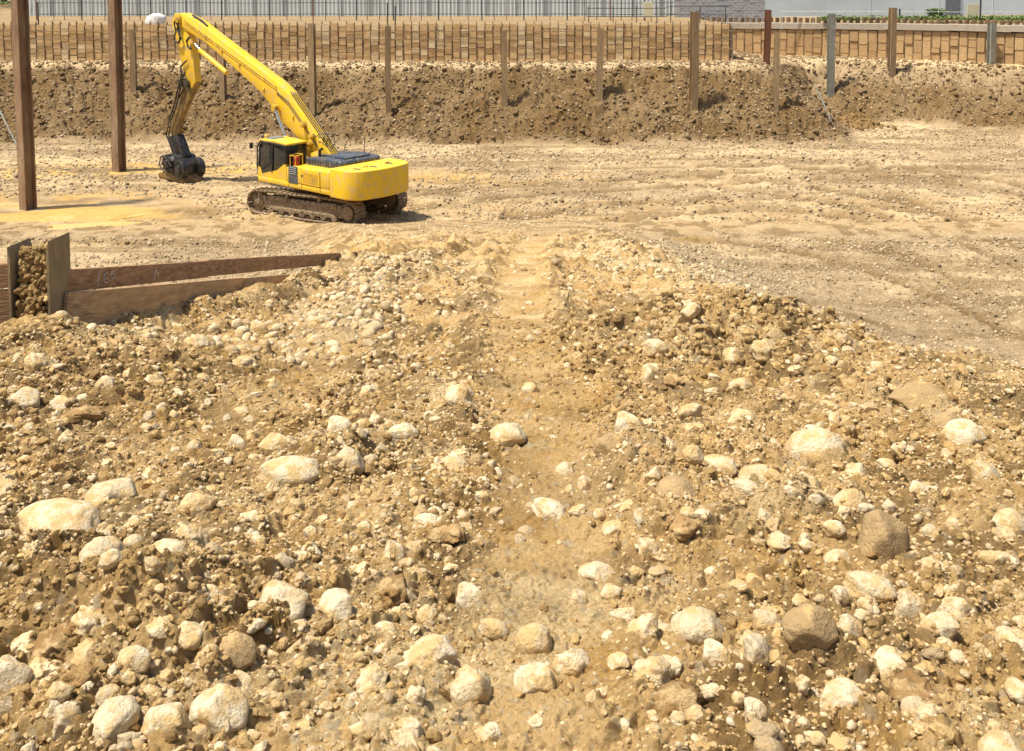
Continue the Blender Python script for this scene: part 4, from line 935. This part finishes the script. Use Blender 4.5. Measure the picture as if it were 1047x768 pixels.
# parked car and turf, upper left corner
cx, cy = at_y(-14, 5, 96)[0], 96; cz = 7.36; car = empty('parked_car', (cx, cy, cz), 'dark parked car on the grass in the top left corner', 'car')
b = B().prism([(-2.1, .28), (2.1, .28), (2.12, .75), (1.9, .88), (1.1, .95), (-1.9, .98), (-2.1, .8)], -.85, .85, 'y', bev=.06).make('body', M['carpaint'], car)
B().prism([(-1.75, .96), (1.05, .94), (.45, 1.40), (-1.3, 1.43)], -.74, .74, 'y', bev=.05).make('cabin', M['glass'], car)
for sx in (-1.3, 1.3):
    for sy in (-.8, .8):
        wh = B().cyl((sx, sy-.1, .32), (sx, sy+.1, .32), .32, 24, bev=.03).make('wheel', M['black'], car); B().cyl((sx, sy-.115, .32), (sx, sy+.115, .32), .17, 16).make('rim', M['chrome'], wh)
for sy in (-.6, .6): B().box((.05, .3, .14), (2.11, sy, .66), bev=.02).make('headlight', M['white'], car)

# weeds: leaf blades along the top of the capped wall and turf under the car
def leaves(name, pts, hfun, m, label, cat, kind='stuff'):
    V, Fc, off = [], [], 0
    for x, y, z in pts:
        for _ in range(hfun[0]):
            a = random.random()*6.28; l_ = random.uniform(hfun[1], hfun[2]); w_ = l_*.22; up = random.uniform(.5, 1.3)
            d = Vector((math.cos(a), math.sin(a), up)).normalized(); s_ = d.cross(Vector((0, 0, 1))).normalized()*w_; o_ = Vector((x+random.gauss(0, .12), y+random.gauss(0, .12), z+random.random()*hfun[3])); m_ = o_+d*l_*.5; e_ = o_+d*l_-Vector((0, 0, l_*.25))
            V += [o_[:], (m_+s_)[:], e_[:], (m_-s_)[:]]; Fc.append([off, off+1, off+2, off+3]); off += 4
    me = npmesh(name, np.array(V), np.array(Fc), False); return tag(link(name, me, m), label, cat, kind=kind)
pts = []
for _ in range(560):
    px = random.uniform(838, 1060)
    if px < 870 and random.random() < .5: continue
    yy = random.uniform(73.5, 78); a = at_y(px, 10, yy); pts.append((a[0], yy, 6.35))
leaves('weeds', pts, (14, .12, .34, .25), M['leaf'], 'green weeds growing along the top of the capped wall', 'weeds')
bx = at_y(957, 14, 77); pts = [(bx[0]+random.gauss(0, .35), 77+random.gauss(0, .3), 6.3+random.random()*.7) for _ in range(90)]
leaves('bush', pts, (10, .15, .32, .2), M['leaf'], 'small leafy bush among the weeds in front of the door', 'bush', None)
pts = [(random.uniform(-56, -33), random.uniform(87, 97), 7.34) for _ in range(2500)]
leaves('grass', pts, (5, .15, .35, .05), M['turf'], 'strip of green grass under the parked car', 'grass')

# ------------------------------------------------------------------ excavator
EC = Vector((-7.30, 39.3, 0)); EYAW = R(140); TYAW = R(151)
ex = empty('excavator', (EC.x, EC.y, .02), 'yellow tracked excavator with long raised boom and dark blue engine hood on the pit floor', 'excavator', rz=EYAW)
def sz_at(px, row, off=0):
    """boom-plane coordinates (forward, up) of a pixel"""
    h_ = Vector((math.cos(EYAW), math.sin(EYAW))); nl = Vector((-h_.y, h_.x)); o_ = EC.xy+nl*off
    r = ray(px, row); # solve o + s h = k r
    A = np.array([[h_.x, -r[0]], [h_.y, -r[1]]]); s_, k_ = np.linalg.solve(A, [-o_.x, -o_.y]); return (float(s_), float(H+r[2]*k_))
# tracks
ty = TYAW-EYAW
for sy in (-1, 1):
    prof = []; rr, xf, xr_, zc = .44, 2.25, -2.2, .50
    for k in range(13): a = R(-90+15*k); prof.append((xf+rr*math.cos(a), zc+rr*math.sin(a)))
    prof += [(1.3, .99), (.4, .95), (-.6, .99), (-1.5, .98)]
    for k in range(13): a = R(90+15*k); prof.append((xr_+(rr+.03)*math.cos(a), zc+(rr+.03)*math.sin(a)))
    prof += [(-1.2, .06), (0, .05), (1.2, .06)]
    # resample the loop and set a shoe on each step
    pp = [Vector((a, c)) for a, c in prof]; pp.append(pp[0]); ln = sum((q-p).length for p, q in zip(pp, pp[1:])); N_ = 48; st = ln/N_
    frame = empty('t', (0, 0, 0), '', ''); bpy.data.objects.remove(frame)
    tb = B(); acc = 0; i = 0; tgt = 0
    for p, q in zip(pp, pp[1:]):
        sl = (q-p).length
        while tgt <= acc+sl and i < N_:
            c = p.lerp(q, (tgt-acc)/sl); d = (q-p).normalized(); an = math.atan2(d.y, d.x); nrm = Vector((d.y, -d.x))
            tb.box((st*.93, .60, .035), (c.x, 0, c.y), (0, -an, 0), bev=.004, seg=1)
            g_ = c+nrm*.035; tb.box((.022, .60, .05), (g_.x, 0, g_.y), (0, -an, 0))
            tb.box((st*.8, .22, .10), ((c-nrm*.06).x, 0, (c-nrm*.06).y), (0, -an, 0))
            tgt += st; i += 1
        acc += sl
    tr = tb.make('track', M['steel'], ex, 25); tr.rotation_euler = (0, 0, ty); tr.location = (-1.35*sy*math.sin(ty), 1.35*sy*math.cos(ty), 0)
    fb = B(); fb.box((3.9, .26, .50), (0, 0, .50), bev=.04); fb.box((3.2, .40, .16), (0, 0, .30), bev=.03)
    fb.box((.9, .34, .2), (1.2, .02*sy, .70), bev=.03); fb.box((.7, .3, .22), (-1.3, .03*sy, .68), bev=.03)
    for k in (-.9, .1, 1.0): fb.box((.30, .31, .16), (k, 0, .60), bev=.02, seg=1)
    fb.make('track_frame', M['steel'], tr)
    b = B().cyl((xf, -.13, zc), (xf, .13, zc), .36, 28, bev=.03).cyl((xf, -.2, zc), (xf, .2, zc), .14, 20, bev=.02); b.cyl((xf, -.16, zc), (xf, .16, zc), .24, 24, bev=.02); b.make('idler', M['steel'], tr)
    b = B().cyl((xr_, -.06, zc), (xr_, .06, zc), .37, 28).cyl((xr_, -.22, zc), (xr_, .22, zc), .27, 24, bev=.03)
    for k in range(16): a = 2*math.pi*k/16; b.box((.09, .07, .08), (xr_+.38*math.cos(a), 0, zc+.38*math.sin(a)), (0, -a, 0))
    b.make('sprocket', M['steel'], tr)
    for k in range(7): B().cyl((-1.55+k*.52, -.2, .22), (-1.55+k*.52, .2, .22), .13, 16, bev=.02).make('roller', M['steel'], tr)
    for k in (-.8, .8): B().cyl((k, -.16, .86), (k, .16, .86), .08, 12).make('roller', M['steel'], tr)
cb = B().prism([(-1.2, .45), (1.2, .45), (.8, .95), (-.8, .95)], -1.1, 1.1, 'y', bev=.05).cyl((0, 0, .9), (0, 0, 1.18), .78, 40)
cb.box((.5, 2.6, .35), (.8, 0, .6), bev=.04).box((.5, 2.6, .35), (-.8, 0, .6), bev=.04)
o = cb.make('carbody', M['steel'], ex); o.rotation_euler = (0, 0, ty)
# upper structure. local: x forward, y left (towards the camera), z up
XF, XS, XR = 2.45, -1.95, -3.45; W_ = 1.52; Z0 = 1.18
b = B().box((XF-XS, 2*W_, .20), ((XF+XS)/2, 0, Z0+.10), bev=.03)
b.make('deck', M['yellow'], ex)
# left side housing behind the cab
b = B().prism([(.62, Z0+.2), (XS, Z0+.2), (XS, 2.14), (-.2, 2.12), (.3, 2.08), (.62, 2.02)], W_-1.0, W_, 'y', bev=.05, seg=3)
sh = b.make('side_housing', M['yellow'], ex)
b = B().box((.52, .02, .74), (.18, W_+.008, 1.74), bev=.006, seg=1)
b.make('dark_panel', M['hood'], sh)
for k in range(4): B().box((.46, .022, .035), (.18, W_+.03, 2.04-.085*k), (R(25), 0, 0)).make('louvre', M['grey'], sh)
B().box((1.08, .016, .62), (-.85, W_+.006, 1.74), bev=.006, seg=1).make('door', M['yellow'], sh)
dl = B()
for k in range(9): dl.box((.9, .012, .018), (-.85, W_+.017, 1.52+.05*k))
dl.make('grille', M['yellow_worn'], sh)
B().box((.12, .03, .05), (-.36, W_+.02, 1.78), bev=.008).make('handle', M['black'], sh)
sl_ = B()
for xx in (-.30, -1.42, .47): sl_.box((.012, .012, .88), (xx, W_+.004, 1.66))
sl_.make('seam', M['black'], sh)
# right side housing
b = B().prism([(XF-.2, Z0+.2), (XS, Z0+.2), (XS, 2.14), (.6, 2.10), (XF-.9, 1.7), (XF-.2, 1.6)], -W_, -W_+.95, 'y', bev=.05, seg=3); b.make('side_housing', M['yellow'], ex)
B().box((2.3, 1.1, .75), (-.8, 0, Z0+.55), bev=.04).make('engine_bay', M['yellow'], ex)
# counterweight: rounded block
cwp = []
for k in range(0, 11):
    a = R(90*k/10); cwp.append((XR+.75-.75*math.sin(a), W_+.02-.75+.75*math.cos(a)))
cw = [(XS-.01, W_+.02)]+cwp+[(XR-.07, .4), (XR-.09, 0), (XR-.07, -.4)]+[(a, -b_) for a, b_ in cwp[::-1]]+[(XS-.01, -W_-.02)]
b = B().prism(cw, Z0-.06, 2.30, 'z', bev=.17, seg=5)
cwo = b.make('counterweight', M['yellow'], ex, 50)
for sx in (.55, -.55): B().tube([(XR+.6, sx-.12, 2.29), (XR+.6, sx-.1, 2.36), (XR+.6, sx+.1, 2.36), (XR+.6, sx+.12, 2.29)], .025, 8).make('lifting_eye', M['yellow'], cwo)
b = B()
for xx, yy in ((XR+.55, 1.0), (XR+.5, .25), (XR+.55, -.6)): b.box((.30, .12, .02), (xx, yy, 2.305), (0, 0, .2), bev=.004, seg=1)
b.make('slot', M['black'], cwo)
# engine hood, dark blue grey, ribbed
b = B().prism([(.05, 2.10), (-1.92, 2.10), (-1.98, 2.42), (-1.85, 2.50), (-.75, 2.52), (-.65, 2.47), (-.05, 2.45), (.08, 2.36)], -1.05, .98, 'y', bev=.06, seg=3)
hd = b.make('engine_hood', M['hood'], ex, 40)
b = B()
for k in range(11): b.box((.05, .012, .16), (-1.75+k*.16, .985, 2.28), (0, 0, 0))
b.make('vent', M['black'], hd)
B().box((1.0, 1.3, .05), (-1.3, -.03, 2.545), bev=.02).make('raised_panel', M['hood'], hd)
B().box((.42, 1.1, .04), (-.35, -.05, 2.49), bev=.015).make('raised_panel', M['hood'], hd)
B().cyl((-.30, .62, 2.45), (-.30, .62, 2.66), .055, 12).tube([(-.30, .62, 2.64), (-.31, .62, 2.72), (-.38, .62, 2.78), (-.46, .62, 2.80)], .06, 10).make('exhaust', M['black'], ex)
# handrails
B().tube([(-1.05, -1.0, 2.5), (-1.05, -1.05, 3.15), (-.95, -1.05, 3.2)], .018, 6).tube([(.15, -.9, 2.2), (.0, -1.0, 2.85), (-.45, -1.0, 3.2)], .016, 6).make('handrail', M['black'], ex)
# fire extinguisher cage between cab and hood
rx = B().tube([(.52, 1.05, 2.1), (.52, 1.05, 2.56), (.20, 1.05, 2.56), (.20, 1.05, 2.1)], .018, 6).tube([(.52, 1.4, 2.08), (.52, 1.4, 2.52), (.20, 1.4, 2.52), (.20, 1.4, 2.08)], .018, 6).tube([(.52, 1.05, 2.56), (.52, 1.4, 2.52)], .018, 6).tube([(.20, 1.05, 2.56), (.20, 1.4, 2.52)], .018, 6).make('cage', M['yellow'], ex)
B().cyl((.36, 1.22, 2.08), (.36, 1.22, 2.45), .12, 16, bev=.03).make('red_canister', M['red'], rx)
# cab: left front
cy0, cy1 = .50, 1.50
cabp = [(XF-.02, Z0+.2), (.66, Z0+.2), (.66, 2.10), (.66, 2.98), (2.05, 3.02), (XF-.08, 2.60), (XF+.0, 1.9)]
cabp = [(XF+.02, Z0+.18), (.66, Z0+.18), (.66, 2.93), (2.25, 2.98), (XF+.0, 2.75), (XF+.06, 1.9)]
cab = B().prism(cabp, cy0+.03, cy1-.03, 'y', bev=.05, seg=3).make('cab', M['glass'], ex, 40)
# yellow lower door panel and frames on both sides
for yy in (cy1-.02, cy0+.02):
    B().prism([(XF+.02, Z0+.18), (.64, Z0+.18), (.64, 2.12), (.80, 2.10), (1.25, 1.78), (1.85, 1.62), (2.22, 1.50), (2.36, 1.78), (XF+.05, 1.80)], yy-.02, yy+.02, 'y', bev=.008, seg=1).make('door_panel', M['yellow'], cab)
fr_ = B()
for yy in (cy1, cy0):
    fr_.tube([(XF+.04, yy, 1.7), (XF+.02, yy, 2.74), (2.25, yy, 2.96), (.70, yy, 2.92), (.68, yy, 2.1)], .03, 6); fr_.tube([(1.55, yy, 1.65), (1.50, yy, 2.93)], .03, 6)
fr_.tube([(XF+.04, cy0, 2.74), (XF+.04, cy1, 2.74)], .03, 6)
fr_.make('cab_frame', M['black'], cab)
B().prism([(.58, 2.93), (1.45, 2.97), (2.30, 2.97), (XF+.06, 2.84), (XF+.02, 2.91), (2.25, 3.06), (1.4, 3.07), (.60, 3.02)], cy0, cy1, 'y', bev=.02, seg=2).make('roof', M['yellow'], cab)
B().box((.45, .6, .04), (2.0, 1.0, 3.085), bev=.01, seg=1).make('hatch', M['grey'], cab)
B().tube([(XF+.10, cy1-.04, 1.5), (XF+.14, cy1, 2.0), (XF+.12, cy1, 2.85)], .02, 6).make('grab_rail', M['rope'], cab)
mr = B().tube([(XF+.04, cy1, 2.7), (XF+.25, cy1+.1, 2.75)], .015, 6).box((.04, .16, .26), (XF+.27, cy1+.12, 2.72), bev=.015).make('mirror', M['black'], cab)
B().cyl((2.2, 1.25, 3.06), (2.2, 1.25, 3.22), .08, 12, bev=.02).make('beacon', M['yellow'], cab)
B().box((.5, .5, .7), (1.35, 1.0, 1.75), bev=.08).make('seat', M['black'], cab)
# boom in the plane y=0
def P2(px, row, off=0): return sz_at(px, row, off)
topp = [P2(342, 158), P2(330, 140), P2(318, 122), P2(300, 96), P2(288, 84), P2(240, 48), P2(205, 21), P2(190, 13.5)]
botp = [P2(181, 20), P2(196, 32), P2(215, 44), P2(251, 75.5), P2(271, 94), P2(280, 105), P2(294, 125), P2(308, 139), P2(331, 166)]
b = B().prism(topp+botp, -.25, .25, 'y', bev=.035, seg=2); bo = b.make('boom', M['yellow'], ex, 30)
# boom foot bracket
b = B().prism([(-.25, 1.4), (.9, 1.4), (.55, 2.35), (.1, 2.5), (-.2, 2.2)], -.42, -.32, 'y', bev=.02).prism([(-.25, 1.4), (.9, 1.4), (.55, 2.35), (.1, 2.5), (-.2, 2.2)], .32, .42, 'y', bev=.02)
b.cyl((.25, -.46, 2.05), (.25, .46, 2.05), .13, 20).make('boom_bracket', M['yellow'], ex)
# hoses near the boom foot and along the boom top and side
hs = B(); tp = [Vector((a, 0, c)) for a, c in topp]; 
for k, yy in enumerate((-.16, -.05, .06, .17)):
    hs.tube([(p.x-.02, yy, p.z+.04+.015*k) for p in tp[:4]], .016, 6)
    hs.tube([(.15, yy, 2.3), (-.15, yy*1.6, 2.75+.1*k), (-.05+.1*k, yy*2, 3.05), (tp[1].x, yy, tp[1].z+.1)], .02, 6)
for k in range(2): hs.tube([(p.x, .27, p.z-.32-.12*k) for p in tp[1:4]]+[(tp[4].x, .27, tp[4].z-.40-.07*k)], .014, 6)
hs.make('hose', M['black'], bo)
hp = B()
for k in range(2):
    hp.tube([(tp[4].x*(1-t)+tp[7].x*t, .27, (tp[4].z*(1-t)+tp[7].z*t)-.20-.10*k) for t in np.linspace(0, .96, 8)], .018, 6)
hp.make('pipe', M['yellow_worn'], bo)
bx_ = B()
for px, row in ((250, 66), (215, 38), (275, 92), (305, 120), (232, 52)):
    a, c = P2(px, row); bx_.box((.10, .05, .16), (a, .27, c), bev=.01)
for px, row in ((317, 128), (326, 140), (323, 148)):
    a, c = P2(px, row); bx_.box((.22, .3, .18), (a, .30, c+.05), (0, .6, 0), bev=.03)
bx_.make('valve_block', M['yellow_worn'], bo)
# boom cylinders
for sy in (-1, 1):
    e1 = P2(279, 112, .45); e0 = (1.95, 1.75) if sy > 0 else (1.95, 1.75)
    e1 = (e1[0], e1[1]); p0 = Vector((1.25, sy*.42, 1.5)); p1_ = Vector((e1[0]-.1, sy*.42, e1[1]+.05)); md = p0.lerp(p1_, .55)
    cyl_ = B().cyl(p0, md, .13, 16, bev=.02).make('boom_cylinder', M['yellow'], ex)
    B().cyl(md, p1_, .07, 12).make('rod', M['chrome'], cyl_)
    B().cyl(p1_-Vector((0, .1*sy, 0)), p1_+Vector((0, .1*sy, 0)), .14, 14).make('pin', M['yellow_worn'], cyl_)
# stick cylinder under the boom
a0 = P2(232, 74); a1 = P2(198, 46); a2 = P2(196, 42); p0 = Vector((a0[0], 0, a0[1]-.05)); p1_ = Vector((a1[0], 0, a1[1])); md = p0.lerp(p1_, .8)
sc_ = B().cyl(p0, md, .12, 16, bev=.02).make('stick_cylinder', M['yellow'], ex); B().cyl(md, (a2[0], 0, a2[1]), .06, 12).make('rod', M['chrome'], sc_)
# stick
stp = [P2(182, 14), P2(189, 16), P2(194, 30), P2(199, 44), P2(201, 62), P2(203, 84), P2(199, 91), P2(190, 70), P2(184, 42), P2(179, 24)]
stk = B().prism(stp, -.17, .17, 'y', bev=.025).make('stick', M['yellow'], ex, 30)
a, c = P2(188, 19); B().cyl((a, -.36, c), (a, .36, c), .22, 20, bev=.03).make('pin', M['yellow_worn'], stk)
hs = B()
def cur(pts, yy): return [(P2(*p)[0], yy, P2(*p)[1]) for p in pts]
hs.tube(cur([(187, 16), (184, 24), (186, 33), (184, 41), (188, 44), (191, 40), (189, 30), (186, 22)], .30), .045, 6)
hs.tube(cur([(190, 20), (188, 30), (191, 38), (190, 44), (186, 43)], .34), .045, 6)
hs.tube(cur([(200, 38), (197, 42), (198, 48), (201, 50)], .30), .06, 6)
hs.tube(cur([(196, 62), (190, 68), (191, 80), (189, 92)], .26), .04, 6).tube(cur([(199, 16), (204, 19), (209, 22), (214, 27)], .1), .045, 6)
hs.tube(cur([(193, 74), (188, 82), (192, 90), (187, 100)], .2), .035, 6)
hs.make('hose', M['black'], stk)
# lower arm, brown with mud
ea = B().prism([P2(189, 84), P2(197, 80), P2(204, 86), P2(201, 92), P2(194, 106), P2(187, 122), P2(185, 134), P2(182, 141), P2(177, 139), P2(176, 130), P2(180, 116), P2(184, 102), P2(187, 92)], -.11, .11, 'y', bev=.03).make('lower_arm', M['rustarm'], ex, 30)
a, c = P2(196, 86); B().cyl((a, -.32, c), (a, .32, c), .16, 16).make('pin', M['head'], ea)
hs = B()
for k, (dx, yy) in enumerate(((-2, .25), (1, .28), (3, -.25))): hs.tube(cur([(192+dx, 80), (188+dx, 94), (185+dx, 108), (180+dx, 122), (177+dx, 138), (182+dx, 150), (186+dx, 162)], yy), .04, 6)
hs.make('hose', M['black'], ea)
# attachment: dark clamp head with two drums
nk = B().prism([P2(175, 140), P2(184, 138), P2(188, 148), P2(192, 160), P2(184, 166), P2(178, 152)], -.2, .2, 'y', bev=.02)
a, c = P2(186, 166); nk.cyl((a, -.3, c), (a, .3, c), .22, 20); nk.box((.7, .6, .22), (a, 0, c-.30), bev=.03)
hdp = nk.make('grapple_head', M['head'], ex, 30)
a, c = P2(186, 178); gb = B().prism([(a-.75, .35), (a+.55, .35), (a+.65, .9), (a+.25, 1.25), (a-.4, 1.2), (a-.8, .8)], -.45, .45, 'y', bev=.04); gb.make('gearbox', M['head'], hdp, 30)
for dx, rr, zz in ((-.62, .46, .60), (.35, .36, .78)):
    d_ = B().cyl((a+dx, .30, zz), (a+dx, .58, zz), rr, 28, bev=.04).cyl((a+dx, .5, zz), (a+dx, .64, zz), rr*.5, 20, bev=.03)
    for k in range(8): an = k*math.pi/4; d_.cyl((a+dx+rr*.75*math.cos(an), .5, zz+rr*.75*math.sin(an)), (a+dx+rr*.75*math.cos(an), .61, zz+rr*.75*math.sin(an)), .035, 8)
    d_.make('drum', M['head'], hdp); B().cyl((a+dx, -.58, zz), (a+dx, -.3, zz), rr, 28, bev=.04).make('drum', M['head'], hdp)
B().box((.34, .05, .22), (a+.02, .47, 1.02), (0, .3, 0), bev=.01).make('plate', M['grey'], hdp)
B().prism([(a-1.0, .02), (a+1.15, .02), (a+1.25, .22), (a+.6, .38), (a-.8, .36)], -.5, .5, 'y', bev=.04).make('jaw', M['rustarm'], hdp)
hs = B()
for k in range(3): hs.tube([(a+.3, .5-.2*k, 1.2), (a+.85+.1*k, .55-.2*k, 1.05), (a+1.1+.08*k, .5-.2*k, .65), (a+.7, .5-.2*k, .35)], .035, 6)
for k in range(6): hs.tube([(a+random.uniform(-.6, .4), .62, random.uniform(.5, 1.2)), (a+random.uniform(-.6, .4), .70, random.uniform(.4, 1.1)), (a+random.uniform(-.6, .6), .58, random.uniform(.3, .7))], .025, 5)
hs.make('hose', M['black'], hdp)
# the upper works sit a little lower than first drawn
def squash(o):
    if o.type == 'MESH':
        for v in o.data.vertices:
            if v.co.z > 1.38: v.co.z = 1.38+(v.co.z-1.38)*.90
    for c in o.children: squash(c)
for c in list(ex.children):
    if c.name.split('.')[0] in ('cab', 'side_housing', 'engine_hood', 'engine_bay', 'counterweight', 'exhaust', 'handrail', 'cage'): squash(c)
